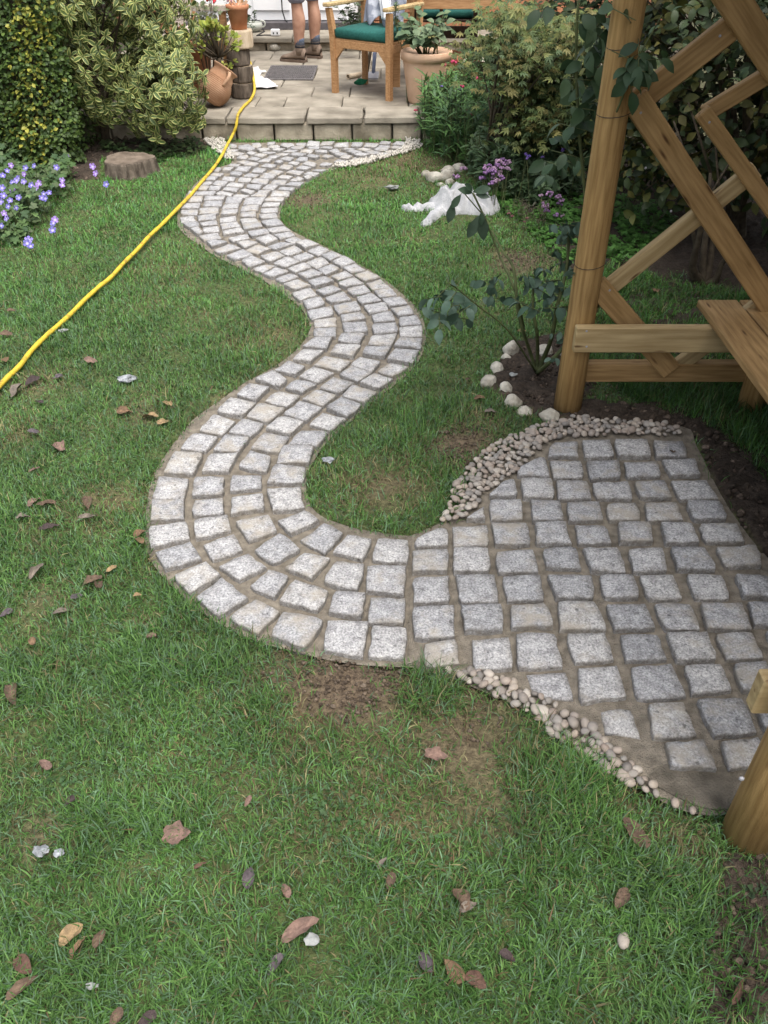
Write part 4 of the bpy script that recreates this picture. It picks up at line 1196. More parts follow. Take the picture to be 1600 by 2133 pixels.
# ------------------------------------------------------------------ table, dark chair, tools
def table():
    a = G(826, 181, PZ); b = Vector((G(1024, 150, PZ).x + .04, a.y + .05, PZ)); w = b.x - a.x; d = .5
    r = thing('garden_table', (a.x + w / 2, a.y + d / 2, PZ), 'teak garden table behind the terracotta pot', 'table')
    for x, y in ((0, 0), (w, 0), (0, d), (w, d)): MB().box((a.x + x, a.y + y, PZ + .345), (.062, .062, .69)).build('leg', M_TEAK, r)
    MB().box((a.x + w / 2, a.y, PZ + .635), (w - .062, .024, .085)).build('apron', M_TEAK, r)
    MB().box((a.x + w / 2, a.y + d, PZ + .635), (w - .062, .024, .085)).build('apron', M_TEAK, r)
    for x in (0, w): MB().box((a.x + x, a.y + d / 2, PZ + .635), (.024, d - .062, .085)).build('apron', M_TEAK, r)
    for k in range(6): MB().box((a.x + w / 2, a.y - .03 + (d + .06) * (k + .5) / 6, PZ + .703), (w + .12, (d + .06) / 6 - .006, .024)).build('top_slat', M_TEAK, r)
    # dark chair on the far side of the table
    y0 = a.y + .62; xa, xb = G(866, 60, PZ + .3).x * 1.16, G(993, 60, PZ + .3).x * 1.06
    xa = PY(866, 60, y0).x; xb = PY(990, 60, y0).x
    c = thing('dark_chair', ((xa + xb) / 2, y0 + .2, PZ), 'dark stained chair with a green cushion behind the table', 'chair')
    for x in (xa, xb):
        MB().box((x, y0, PZ + .42), (.05, .04, .84)).build('leg', M_DTEAK, c); MB().box((x + .02, y0 + .42, PZ + .3), (.05, .04, .6)).build('leg', M_DTEAK, c)
        MB().box((x, y0 + .21, PZ + .42), (.03, .38, .05)).build('side_rail', M_DTEAK, c)
    for q in (.36, .5, .64)[1:2]: MB().box((xa + (xb - xa) * .42, y0, PZ + .6), (.032, .02, .5)).build('back_slat', M_DTEAK, c)
    MB().box(((xa + xb) / 2, y0, PZ + .86), (xb - xa + .06, .03, .07)).build('top_rail', M_DTEAK, c)
    MB().box(((xa + xb) / 2, y0 + .01, PZ + .34), (xb - xa - .05, .02, .10)).build('seat_rail', M_DTEAK, c)
    MB().box(((xa + xb) / 2, y0 + .21, PZ + .43), (xb - xa - .02, .42, .02)).build('seat', M_DTEAK, c)
    cu = MB().box(((xa + xb) / 2 + .01, y0 + .24, PZ + .475), (xb - xa - .05, .40, .06), bev=.018).build('seat_cushion', M_GREEN, None, True)
    tag(cu, 'dark green cushion on the dark chair behind the table', 'cushion')
    # low terracotta pot under the table with rim
    q = Vector((PY(925, 100, a.y + .33).x, a.y + .33, PZ))
    pr = thing('plant_pot', q, 'wide low terracotta pot standing under the table', 'pot')
    MB().lathe([(.0, 0), (.13, 0), (.17, .17), (.19, .17), (.195, .215), (.175, .215), (.165, .17), (0, .17)], 24, Matrix.Translation(q)).build('pot_body', M_TERRA, pr, True)
    # tools lying under the carver chair
    t0 = G(725, 160, PZ + .02); t1 = G(752, 155, PZ + .02)
    tb = thing('cardboard_tube', t0, 'short buff cardboard tube lying under the carver chair', 'tube')
    n = 16; d = (t1 - t0).normalized(); M = orient(t0, d) @ Matrix.Rotation(R(-90), 4, 'X')
    MB().lathe([(.019, 0), (.023, 0), (.023, .16), (.019, .16), (.019, .002)], n, M, cap=False).build('tube_wall', M_TUBE, tb, True)
    br = thing('hand_brush', G(757, 168, PZ), 'hand brush with green bristles and wooden handle under the chair', 'brush')
    h0 = G(765, 150, PZ + .05); h1 = Vector((h0.x + .06, h0.y + .2, PZ + .36))
    MB().tube([h0, h1], [.014, .017], 10).build('handle', M_STEM, br, True)
    v, fcs = lumpy(2, (.055, .022, .03), .45, 5, 5); b0 = G(752, 170, PZ + .04)
    MB().add([b0 + q for q in v], fcs).build('bristles', M_BRIST, br)
    sp = thing('hand_shovel', G(772, 168, PZ), 'grey hand shovel with a blue handle leaning under the chair', 'shovel')
    s0 = G(777, 160, PZ + .03); s1 = Vector((s0.x + .035, s0.y + .22, PZ + .38))
    MB().tube([s0, s1], [.016, .019], 10).build('handle', M_BLUE, sp, True)
    MB().add([s0 + Vector(q) for q in ((-.05, -.06, .0), (.05, -.05, .0), (.055, .03, .04), (-.04, .02, .04), (-.045, -.06, -.012), (.045, -.05, -.012), (.05, .03, .028), (-.035, .02, .028))],
             [(0, 1, 2, 3), (7, 6, 5, 4), (0, 4, 5, 1), (1, 5, 6, 2), (2, 6, 7, 3), (3, 7, 4, 0)]).build('blade', M_STEEL, sp)
table()

# ------------------------------------------------------------------ bench at the far side
def bench():
    y0, y1 = 7.72, 8.75; za, zs = PZ + .62, PZ + .42
    xa = PY(500, 12, y0).x; xb = xa - .62
    r = thing('garden_bench', ((xa + xb) / 2, (y0 + y1) / 2, PZ), 'weathered slatted garden bench beside the white doors', 'bench')
    for y in (y0, y1):
        prof = [(xa, za + .02), (xa - .02, za + .034), (xa - .06, za + .04), (xb, za + .04), (xb, za), (xa - .03, za), (xa - .005, za + .008)]
        n = len(prof); vs = [(x, y - .045, z) for x, z in prof] + [(x, y + .045, z) for x, z in prof]
        MB().add(vs, [tuple(range(n)), tuple(range(2 * n - 1, n - 1, -1))] + [(k + n, (k + 1) % n + n, (k + 1) % n, k) for k in range(n)]).build('armrest', M_GTEAK, r)
        MB().box((xa - .15, y, (PZ + za) / 2), (.055, .055, za - PZ)).build('leg', M_TEAK, r)
        MB().box((xb + .02, y, PZ + .45), (.055, .055, .9)).build('leg', M_TEAK, r)
        MB().box(((xa + xb) / 2 - .04, y, zs - .05), (.45, .04, .06)).build('side_rail', M_TEAK, r)
    for k in range(6): MB().box((xb + .06 + k * .082, (y0 + y1) / 2, zs), (.062, y1 - y0 - .07, .022)).build('seat_slat', M_GTEAK, r)
    for k in range(11): MB().box((xb + .02, y0 + .08 + k * (y1 - y0 - .16) / 10, PZ + .66), (.02, .06, .4)).build('back_slat', M_GTEAK, r)
    MB().box((xb + .02, (y0 + y1) / 2, PZ + .88), (.04, y1 - y0, .07)).build('top_rail', M_TEAK, r)
bench()

# ------------------------------------------------------------------ log stack and its pot, jug, bowl and small things
def pots():
    L0 = G(505, 207, PZ); hs = [.118, .125, .125, .135]; z = PZ
    rd = [.098, .092, .096, .108]; dx = [-.005, .004, -.014, .012]
    for i, h in enumerate(hs):
        lab = ['lowest bark covered log of the stack by the hose', 'second log up in the stack by the hose', 'third log up in the stack by the hose', 'pale topmost log of the stack carrying a terracotta pot'][i]
        c = Vector((L0.x + dx[i], L0.y + .09, z)); t = thing('log', c, lab, 'log', 'logs stacked as a plinth')
        n = 22; vs = []; rr = [rd[i] * (1 + .05 * mn.noise(Vector((k * .6, i * 5, 0))) + random.uniform(-.02, .02)) for k in range(n)]
        for zz, s in ((.004, .96), (.014, 1), (h * .5, 1.02), (h - .014, 1), (h - .003, .96)):
            vs += [c + Vector((rr[k] * s * math.cos(2 * math.pi * k / n), rr[k] * s * math.sin(2 * math.pi * k / n), zz)) for k in range(n)]
        MB().add(vs, [(a * n + k, a * n + (k + 1) % n, (a + 1) * n + (k + 1) % n, (a + 1) * n + k) for a in range(4) for k in range(n)]).build('bark', M_LCUT if i == 3 else M_BARK, t)
        MB().add([v for v in vs[-n:]] + [v for v in vs[:n]], [tuple(range(n)), tuple(range(2 * n - 1, n - 1, -1))]).build('cut_face', M_LCUT, t)
        z += h
    tp = Vector((PY(501, 85, L0.y + .09).x, L0.y + .09, z)); t = thing('plant_pot', tp, 'small terracotta pot of broken crocks on top of the logs', 'pot')
    MB().lathe([(0, 0), (.062, 0), (.083, .135), (.090, .137), (.093, .168), (.085, .170), (.078, .135), (0, .135)], 28, Matrix.Translation(tp)).build('pot_body', M_TERRA, t, True)
    for k in range(4):
        MB().box((0, 0, 0), (.022, .006, .10), bev=.001).build('crock', M_PALET, t, M=Matrix.Translation(tp + Vector((-.05 + k * .032, random.uniform(-.03, .02), .165))) @ Euler((random.uniform(-.4, .4), random.choice((-.9, .9)), random.uniform(0, 2))).to_matrix().to_4x4())
    # tipped ribbed jug
    base = G(446, 229, PZ); ax = Vector((.42, .25, .62)).normalized(); J = Matrix.Translation(base + Vector((-.035, .10, .07))) @ Vector((0, 0, 1)).rotation_difference(ax).to_matrix().to_4x4() @ Matrix.Scale(.86, 4)
    j = thing('terracotta_jug', base + Vector((0, .12, 0)), 'tipped ribbed terracotta jug planter at the patio edge', 'jug')
    prof = [(0, -.045), (.07, -.04)]
    for k in range(14):
        t = k / 13; zz = -.02 + t * .20; rr = .085 + .062 * math.sin(math.pi * min(1, .12 + t * .72)); prof += [(rr, zz), (rr + .0065, zz + .005), (rr, zz + .010)]
    prof += [(.115, .215), (.098, .245), (.112, .272), (.126, .285), (.120, .292), (.100, .285), (.085, .25), (.0, .24)]
    MB().lathe(prof, 36, J).build('jug_body', M_JUG, j, True)
    for a in (R(-62), R(118)):
        d = Vector((math.cos(a), math.sin(a), 0))
        MB().tube([J @ (d * .105 + Vector((0, 0, .262))), J @ (d * .150 + Vector((0, 0, .262))), J @ (d * .172 + Vector((0, 0, .225))), J @ (d * .150 + Vector((0, 0, .155))), J @ (d * .138 + Vector((0, 0, .14)))], [.012, .013, .013, .012, .010], 8).build('handle', M_JUG, j, True)
    # taller terracotta pot behind the jug
    q = G(405, 190, PZ) + Vector((0, .12, 0)); t = thing('plant_pot', q, 'tall terracotta pot half hidden between the shrub and the jug', 'pot')
    MB().lathe([(0, 0), (.12, 0), (.17, .34), (.185, .345), (.19, .40), (.17, .405), (.16, .35), (0, .35)], 28, Matrix.Translation(q)).build('pot_body', M_TERRA, t, True)
    # money plant
    p0 = J @ Vector((0, 0, .25)); t = thing('money_plant', p0, 'bushy yellow green money plant growing from the tipped jug', 'plant')
    m = MB(); pl = Plant([leafvar(.05, .033, 3, .05, .1, .6, (.27, .31, .055), seed=i) for i in range(2)] + [leafvar(.05, .034, 3, .05, .15, .6, (.19, .25, .05), seed=9), leafvar(.05, .033, 3, .05, .1, .6, (.36, .36, .085), seed=4)], M_GLOSS)
    fork = p0 + Vector((-.03, .02, .10)); m.tube([p0 + Vector((0, 0, -.02)), fork], [.030, .024], 8)
    cc = PY(440, 92, p0.y + .02)
    for k in range(46):
        d = rdir(-15, 85); tip = cc + Vector((d.x * .25, d.y * .17, d.z * .14)) * random.uniform(.55, 1); md = fork.lerp(tip, .5) + Vector((0, 0, random.uniform(-.03, .01)))
        m.tube([fork, md, tip], [.010, .006, .0035], 5)
        for i in range(9):
            dd = (d + rdir(-20, 80) * .95).normalized(); pl.add(orient(tip + rdir() * .012, dd, Vector((0, -.4, 1)), random.uniform(.7, 1.15)))
    for px, py in ((466, 135), (472, 150), (463, 158), (480, 140), (488, 128)):
        tip = PY(px, py, p0.y - .03); m.tube([fork, tip], [.005, .003], 5)
        for i in range(7): pl.add(orient(tip, rdir(-30, 80), Vector((0, -.4, 1)), random.uniform(.6, .9)))
    tag(m.build('stem', M_STEM, t, True), kind='stuff'); pl.finish(t, 150)
    # glazed bowl with dark stems on the doorstep
    b = G(527, 66, ZT) ; t = thing('planted_bowl', b, 'small grey green glazed bowl with dark leafy stems on the doorstep', 'bowl')
    MB().lathe([(0, 0), (.06, 0), (.105, .035), (.112, .065), (.10, .09), (.092, .092), (.09, .08), (0, .07)], 26, Matrix.Translation(b)).build('bowl', M_GLAZE, t, True)
    pl = Plant([leafvar(.045, .03, 3, .1, .3, .5, (.03, .05, .03), seed=2)], M_LEAF); sm = MB()
    for q in ((-.05, 0, .13), (.035, 0, .17), (.0, .02, .10)):
        e = b + Vector(q); sm.tube([b + Vector((q[0] * .4, 0, .06)), e], .005, 5)
        for i in range(12): pl.add(orient(e - Vector((0, 0, random.uniform(0, .07))), rdir(-10, 60), s=random.uniform(.6, 1)))
    tag(sm.build('stem', M_GSTEM, t), kind='stuff'); pl.finish(t, 36)
    MB_ = MB().tube([b + Vector((.11 + .03 * math.cos(a), 0, .075 + .03 * math.sin(a))) for a in np.linspace(0, 6.28, 14)], .009, 7, cap=False).build('ring_handle', M_GLAZE, t, True)
    # extension socket and cable
    s = G(573, 77, ZT) + Vector((0, .06, 0)); t = thing('socket_box', s, 'white double socket box of an extension lead on the doorstep', 'socket')
    MB().box((s.x, s.y, s.z + .035), (.095, .05, .062), bev=.008).build('casing', M_WHITE, t)
    for dx in (-.018, .022): MB().box((s.x + dx, s.y - .026, s.z + .03), (.013, .004, .018), bev=.001).build('socket_hole', M_BLACK, t)
    cb = link('cable', None); M0 = MB().tube([s + Vector((-.05, 0, .01)), s + Vector((-.12, .03, .006)), s + Vector((-.2, -.01, .006)), b + Vector((.13, -.02, .006)), b + Vector((.1, .1, .006))], .006, 6)
    bpy.data.objects.remove(cb); tag(M0.build('cable', M_BLACK, None, True), 'black lead running from the socket box past the bowl', 'cable')
    h = MB().tube([PY(603, 51, YW - .03), PY(594, 42, YW - .03), PY(588, 22, YW - .02), PY(586, -10, YW - .02), PY(589, -60, YW - .02), PY(592, -120, YW - .02)], .008, 6)
    tag(h.build('hanging_cable', M_BLACK, None, True), 'thin black cable hanging in front of the white doors', 'cable')
    v, f = lumpy(2, (.062, .05, .04), .2, 1.2, 3); q = G(574, 106, PZ) + Vector((0, 0, .036)); tag(MB().add([q + p for p in v], f).build('rock', M_ROCK, None, True), 'single white cobble sitting by the boots on the patio', 'stone')
    # doormat
    c4 = [G(x, y, PZ) for x, y in ((553, 166), (655, 169), (664, 140), (556, 139))]; ce = sum(c4, Vector()) / 4; wx = (c4[1] - c4[0]).length; wy = (c4[2] - c4[1]).length
    t = thing('doormat', ce, 'flat grey patterned doormat lying on the patio', 'mat'); MB().box((ce.x, ce.y, PZ + .008), (wx, wy, .012), bev=.003).build('mat_base', M_MAT, t)
    rb = MB()
    for i in range(22):
        for k in range(10): rb.box((ce.x - wx * .47 + wx * .94 * (i + .5 * (k % 2) + .25) / 22, ce.y - wy * .45 + wy * .9 * (k + .5) / 10, PZ + .017), (wx * .026, wy * .055, .008), bev=.001)
    tag(rb.build('tread', M_MAT, t), kind='stuff')
    # paper bag
    for pts, lab in (([(520, 183), (580, 183), (572, 173), (545, 160), (521, 163)], 'crumpled white paper sheet beside the hose and logs'), ([(516, 160), (541, 162), (540, 148), (545, 150), (556, 150), (541, 145), (538, 139), (518, 142)], 'smaller torn white paper behind the crumpled sheet')):
        bm = bmesh.new(); pp = [G(x, y, PZ + .012) for x, y in pts]; vs = [bm.verts.new(p) for p in pp]; bm.faces.new(vs)
        bmesh.ops.triangulate(bm, faces=bm.faces[:]); bmesh.ops.subdivide_edges(bm, edges=bm.edges[:], cuts=4, use_grid_fill=True)
        for w_ in bm.verts: w_.co.z += .02 * abs(mn.noise(w_.co * 11)) + .008 * mn.noise(w_.co * 30)
        for fc in bm.faces:
            if fc.normal.z < 0: fc.normal_flip()
        me = bpy.data.meshes.new('paper'); bm.to_mesh(me); bm.free(); me.materials.append(M_PAPER); tag(link('paper', me), lab, 'paper')
    # big pale pot and its plant
    b = G(887, 221, PZ) + Vector((0, .15, 0)); t = thing('plant_pot', b, 'large pale terracotta pot beside the carver chair', 'pot')
    MB().lathe([(0, 0), (.135, 0), (.142, .02), (.188, .30), (.19, .315), (.205, .318), (.208, .375), (.20, .38), (.185, .36), (0, .35)], 40, Matrix.Translation(b)).build('pot_body', M_PALET, t, True)
    MB().lathe([(.0, .352), (.186, .353), (.186, .349), (0, .349)], 24, Matrix.Translation(b)).build('compost', M_DARKS, t)
    h = thing('potted_hydrangea', b + Vector((0, 0, .35)), 'broad leaved green plant growing in the large pale pot', 'plant')
    pl = Plant([leafvar(.085, .062, 5, .12, .35, .5, c, seed=i) for i, c in enumerate(((.13, .19, .10), (.17, .23, .13), (.10, .155, .085)))], M_LEAF); m = MB()
    for k in range(15):
        a = random.uniform(0, 6.28); r0 = random.uniform(.02, .12); rr = random.uniform(.05, .26); hh = random.uniform(.12, .30)
        p0_ = b + Vector((r0 * math.cos(a), r0 * math.sin(a), .35)); tip = b + Vector((rr * math.cos(a), rr * math.sin(a), .36 + hh)); m.tube([p0_, p0_.lerp(tip, .6) + Vector((0, 0, .03)), tip], [.006, .005, .003], 5)
        for q in (1, .8, .6, .4):
            pt = p0_.lerp(tip, q) + Vector((0, 0, .03 * (1 - q)))
            for s_ in range(3): pl.add(orient(pt, rdir(-10, 45), Vector((0, -.5, 1)), random.uniform(.6, 1.1)))
    tag(m.build('stem', M_GSTEM, h, True), kind='stuff'); pl.finish(h, 150)
pots()
# ------------------------------------------------------------------ hose
def hose():
    yl = G(505, 207, PZ).y
    pts = [PY(521, 128, yl + .26), PY(525, 145, yl + .16), PY(529, 168, yl + .06), PY(529, 188, yl), G(521, 208, PZ + .013), G(505, 224, PZ + .013), G(495, 240, PZ + .014)]
    e = G(493, 248, PZ); pts += [Vector((e.x, STEP_Y - .045, PZ + .0)), Vector((e.x - .02, STEP_Y - .065, PZ - .06)), Vector((e.x - .045, STEP_Y - .09, .05)), G(470, 308, .035), G(462, 325, .034), G(445, 350, .032), G(420, 380, .028), G(400, 404, .03)]
    pts += [G(x, y, z) for x, y, z in ((368, 437, .03), (335, 468, .04), (310, 493, .038), (285, 521, .035), (258, 550, .032), (232, 576, .034), (210, 596, .03), (180, 622, .03), (140, 659, .028), (100, 697, .03), (68, 729, .03), (40, 762, .028), (10, 792, .028), (-30, 842, .026), (-90, 930, .024), (-160, 1060, .024))]
    pts = [p + Vector((random.uniform(-.006, .006), 0, random.uniform(-.003, .004))) for p in pts]; pts = smooth_line(pts, 5); o = MB().tube(pts, [.0108 + .0006 * math.sin(i * 1.7) for i in range(len(pts))], 10).build('hose', M_HOSE, None, True)
    tag(o, 'yellow garden hose trailing from the patio across the lawn', 'hose')
hose()
# ------------------------------------------------------------------ arbour
def arbour():
    FP = G(1186, 866); NP = G(1553, 1786); FP.z = NP.z = 0
    nx = NP.x + .02; fx = FP.x; fy = FP.y + .05; ny = NP.y + .05; bx = fx + .72; PR_ = .051
    r = thing('garden_arbour', ((fx + bx) / 2, (fy + ny) / 2, 0), 'wooden garden arbour of round posts with a bench seat and lattice side', 'arbour')
    def post(x, y, h, lean=(0, 0)):
        n = 20; m = MB(); prof = []
        for z, s in ((-.05, 1.06), (.25, 1.02), (.7, 1.0), (1.3, .95), (h - .01, .9), (h, .86)): prof.append((PR_ * s, z))
        m.lathe(prof, n); m.v = [(v[0] * (1 + .02 * mn.noise(Vector((v[0] * 20, v[1] * 20, v[2] * 2)))) + lean[0] * v[2], v[1] + lean[1] * v[2], v[2]) for v in m.v]
        return m.build('post', M_POST, r, True, M=Matrix.Translation((x, y, 0)))
    post(fx, fy, 2.1, (-.005, 0)); post(nx, ny, 2.1); post(bx, fy, 2.1); post(bx, ny, 2.1)
    def board(a, b, w, t, nm, mat=M_WOOD, nrm=Vector((0, -1, 0))):
        a = Vector(a); b = Vector(b); x = (b - a).normalized(); z = nrm - x * nrm.dot(x); z.normalize(); y = z.cross(x)
        M = Matrix((x, y, z)).transposed().to_4x4(); M.translation = (a + b) / 2
        return MB().box((0, 0, 0), ((b - a).length, w, t), bev=.004).build(nm, mat, r, M=M)
    # rails of the far side: seat bearer on the near face of the post, sill behind it
    ys = fy - PR_ - .02; a = PY(1196, 705, ys); zr = a.z
    board((a.x, ys, zr), (bx + .03, ys, zr), .098, .036, 'seat_rail', M_RAIL)
    y2 = fy + .035; q = PY(1228, 772, y2); board((fx + .03, y2, q.z), (bx + .3, y2, q.z), .075, .05, 'bottom_rail')
    # lattice of the far side, two layers
    y1 = fy - .003; yb = fy + .032
    for p0, p1, w in (((1322, 205), (1640, 690), .080), ((1242, 592), (1398, 772), .075), ((1500, -40), (1625, 150), .085), ((1462, 232), (1640, 480), .050)):
        A = PY(*p0, y1); B = PY(*p1, y1); board(A, B, w, .032, 'lattice_board')
    for p0, p1, w, m in (((1318, 218), (1560, 28), .075, M_WOOD), ((1252, 612), (1575, 352), .060, M_RAIL), ((1466, 238), (1650, 125), .050, M_WOOD), ((1395, 775), (1660, 575), .060, M_RAIL)):
        A = PY(*p0, yb); B = PY(*p1, yb); board(A, B, w, .032, 'lattice_board', m)
    # near side
    yn = ny + PR_ + .02; an = PY(1572, 1440, yn)
    zr2 = zr
    x_end = an.x
    board((x_end, yn, an.z), (bx + .03, yn, an.z), .098, .036, 'seat_rail', M_RAIL, Vector((0, 1, 0)))
    board((nx + .03, ny - .035, q.z), (bx + .03, ny - .035, q.z), .075, .05, 'bottom_rail')
    for k in (0, 1): board((nx, ny, .55 + .6 * k), (bx, ny, 1.1 + .6 * k), .075, .032, 'lattice_board'); board((nx, ny - .034, 1.1 + .6 * k), (bx, ny - .034, .55 + .6 * k), .075, .032, 'lattice_board')
    # seat planks on the bearers
    zs = zr + .049 + .014; s0 = PY(1486, 668, ys - .02); sx = s0.x
    for k in range(3):
        x = sx + .075 + k * .155
        MB().box((0, 0, 0), (2.0, .147, .028), bev=.004).build('seat_plank', M_WOOD, r, M=Matrix.Translation((x, (fy + ny) / 2 - .0, zs)) @ Matrix.Rotation(R(90), 4, 'Z'))
    # roof: side plates, rafters and slats over the seat
    for x in (fx, bx): board((x, ny - .2, 2.12), (x, fy + .2, 2.12), .09, .05, 'wall_plate', M_WOOD, Vector((1, 0, 0)))
    xm = (fx + bx) / 2
    for y in (ny, (fy + ny) / 2, fy):
        for s in (-1, 1): board((xm + s * .52, y, 2.08), (xm + s * .01, y, 2.5), .08, .04, 'rafter', M_WOOD, Vector((0, 1, 0)))
    for s in (-1, 1):
        for k in range(7):
            t = (k + .5) / 7; x = xm + s * (.03 + .5 * t); z = 2.53 - .42 * t
            board((x, ny - .25, z), (x, fy + .25, z), .095, .02, 'roof_slat', M_WOOD, Vector((s * .64, 0, .77)))
    v, f = ico(1)
    MB().add([PY(1545, 1622, ny - PR_ - .004) + Vector((p.x * .006, p.y * .004, p.z * .006)) for p in v], f).build('screw_head', M_STEEL, r)
    for px, py in ((1222, 690), (1222, 722), (1335, 235), (1270, 605), (1345, 350), (1398, 440), (1500, 75), (1478, 255)):
        MB().add([PY(px, py, fy - PR_ - .0385 if py > 680 else fy - .0195) + Vector((p.x * .0045, p.y * .002, p.z * .0045)) for p in v], f).build('screw_head', M_STEEL, r)
    # wires round the far post
    for z, dz in ((PY(1250, 232, fy).z, .01), (PY(1220, 545, fy).z, .012), (PY(1300, 85, fy).z, .02)):
        MB().tube([Vector((fx + .055 * math.cos(a_), fy + .055 * math.sin(a_), z + dz * math.sin(a_ * 1.0 + 1))) for a_ in np.linspace(0, 6.2, 18)], .0011, 5).build('wire', M_BLACK, r)
    return fx, fy, nx, ny, bx, zr
AFX, AFY, ANX, ANY, ABX, AZR = arbour()

# ------------------------------------------------------------------ rocks
def rocks():
    z4 = [(440,1570,68,95,1,'tall angular white rock at the head of the rose bed edging'),(375,1655,64,60,2,'pointed pale rock second along the rose bed edging'),(338,1715,74,68,3,'broad white rock at the outermost bulge of the rose bed edging'),
          (415,1745,66,58,4,'smooth pale rock between the broad white rock and the rounded one'),(452,1808,72,76,5,'large rounded white rock low on the rose bed edging'),(502,1848,76,40,6,'flat half buried rock near the corner of the rose bed edging'),
          (618,1870,86,66,7,'blunt cream rock next to the foot of the far post'),(592,1578,76,62,8,'white rock behind the rose stems'),(668,1592,42,50,9,'small rock tucked behind the far post'),(420,1608,44,34,21,'small wedge of rock leaning below the tall angular rock')]
    for cx, cy, w, h, sd, lab in z4:
        px, py = 860 + cx / 2.162, cy / 2.162; b = G(px, py + h / 2.162 * .35); d = depth(b); s = d / CAM_F / 2.162
        v, f = lumpy(3, (w * s * .56, w * s * .48, h * s * .54), .22, 1.3, sd); v = hewn(v, (w * s * .56, w * s * .48, h * s * .54), sd, 6 + sd % 4); M = Matrix.Rotation(sd * 1.3, 4, 'Z') if sd not in (1, 6) else Matrix()
        o = MB().add([b + M @ p + Vector((0, 0, h * s * .32)) for p in v], f).build('rock', M_ROCK, None, True); tag(o, lab, 'rock', 'rocks edging the rose bed')
    for cx, cy, w, h, sd, lab in [(58,783,38,30,11,'smallest upper rock at the lawn end of the far rock pile'),(95,800,72,46,12,'wide pale rock lying in front of the far rock pile'),(157,772,56,40,13,'brownish rock at the back of the far rock pile'),
                                  (152,797,66,52,14,'tan rock in the middle of the far rock pile'),(208,760,60,38,15,'brightest white rock at the bed end of the far rock pile'),(165,822,40,26,16,'small tan rock at the front of the far rock pile'),(125,832,36,15,17,'tiny white rock low in the grass before the far rock pile')]:
        px, py = 860 + cx / 2.162, cy / 2.162; b = G(px, py + h / 2.162 * .3); s = depth(b) / CAM_F / 2.162
        v, f = lumpy(3, (w * s * .56, w * s * .46, h * s * .62), .2, 1.1, sd); v = hewn(v, (w * s * .56, w * s * .46, h * s * .62), sd, 4); o = MB().add([b + p + Vector((0, 0, h * s * .3)) for p in v], f).build('rock', M_ROCK, None, True); tag(o, lab, 'rock', 'far pile of rocks')
rocks()

# ------------------------------------------------------------------ dust sheet on the lawn
def dustsheet():
    def cap(x, y, ax, ay, bx_, by_, ra, rb, ha, hb):
        dx, dy = bx_ - ax, by_ - ay; t = max(0, min(1, ((x - ax) * dx + (y - ay) * dy) / (dx * dx + dy * dy))); q = math.hypot(x - ax - dx * t, y - ay - dy * t); r = ra + (rb - ra) * t
        return (ha + (hb - ha) * t) * max(0, 1 - (q / r) ** 2) ** .75 if q < r else -1
    A, B, C_, D_, E_, F_ = (G(x, y) for x, y in ((938, 440), (1005, 444), (880, 441), (846, 437), (884, 470), (905, 425)))
    x0, x1, y0, y1 = D_.x - .06, B.x + .14, E_.y - .05, A.y + .26; nx, ny = 150, 110; H = {}; vs = []; fs = []
    for j in range(ny + 1):
        for i in range(nx + 1):
            x, y = x0 + (x1 - x0) * i / nx, y0 + (y1 - y0) * j / ny
            wx = x + .018 * mn.noise(Vector((x * 16, y * 16, 1))); wy = y + .018 * mn.noise(Vector((x * 16, y * 16, 6)))
            h = max(cap(wx, wy, A.x, A.y + .05, B.x, B.y + .05, .125, .115, .15, .125), cap(wx, wy, A.x - .02, A.y, D_.x, D_.y, .045, .026, .055, .03), cap(wx, wy, A.x - .03, A.y + .01, E_.x, E_.y, .05, .03, .05, .022), cap(wx, wy, A.x - .02, A.y + .06, F_.x, F_.y, .06, .045, .07, .045))
            if h <= 0: H[i, j] = len(vs); vs.append((x, y, -.05))
            else:
                P = Vector((x * 12, y * 12, 0)); w_ = Vector((mn.noise(P * .5), mn.noise(P * .5 + Vector((5, 5, 5))), 0)) * 1.6
                ridge = 1 - abs(mn.noise(P * .8 + w_)) * 2.2; r2 = 1 - abs(mn.noise(P * 1.9 + w_ * 2)) * 2
                h = h * (.50 + .55 * ridge) + .010 * r2 * min(1, h / .03)
                H[i, j] = len(vs); vs.append((x, y, max(.004, h + .004)))
    for j in range(ny):
        for i in range(nx):
            k = [(i, j), (i + 1, j), (i + 1, j + 1), (i, j + 1)]
            if max(vs[H[q]][2] for q in k) > 0: fs.append(tuple(H[q] for q in k))
    m = MB().add(vs, fs)
    o = m.build('dust_sheet', M_DUST, None, True); tag(o, 'crumpled grey white dust sheet heaped on the lawn', 'cloth')
dustsheet()

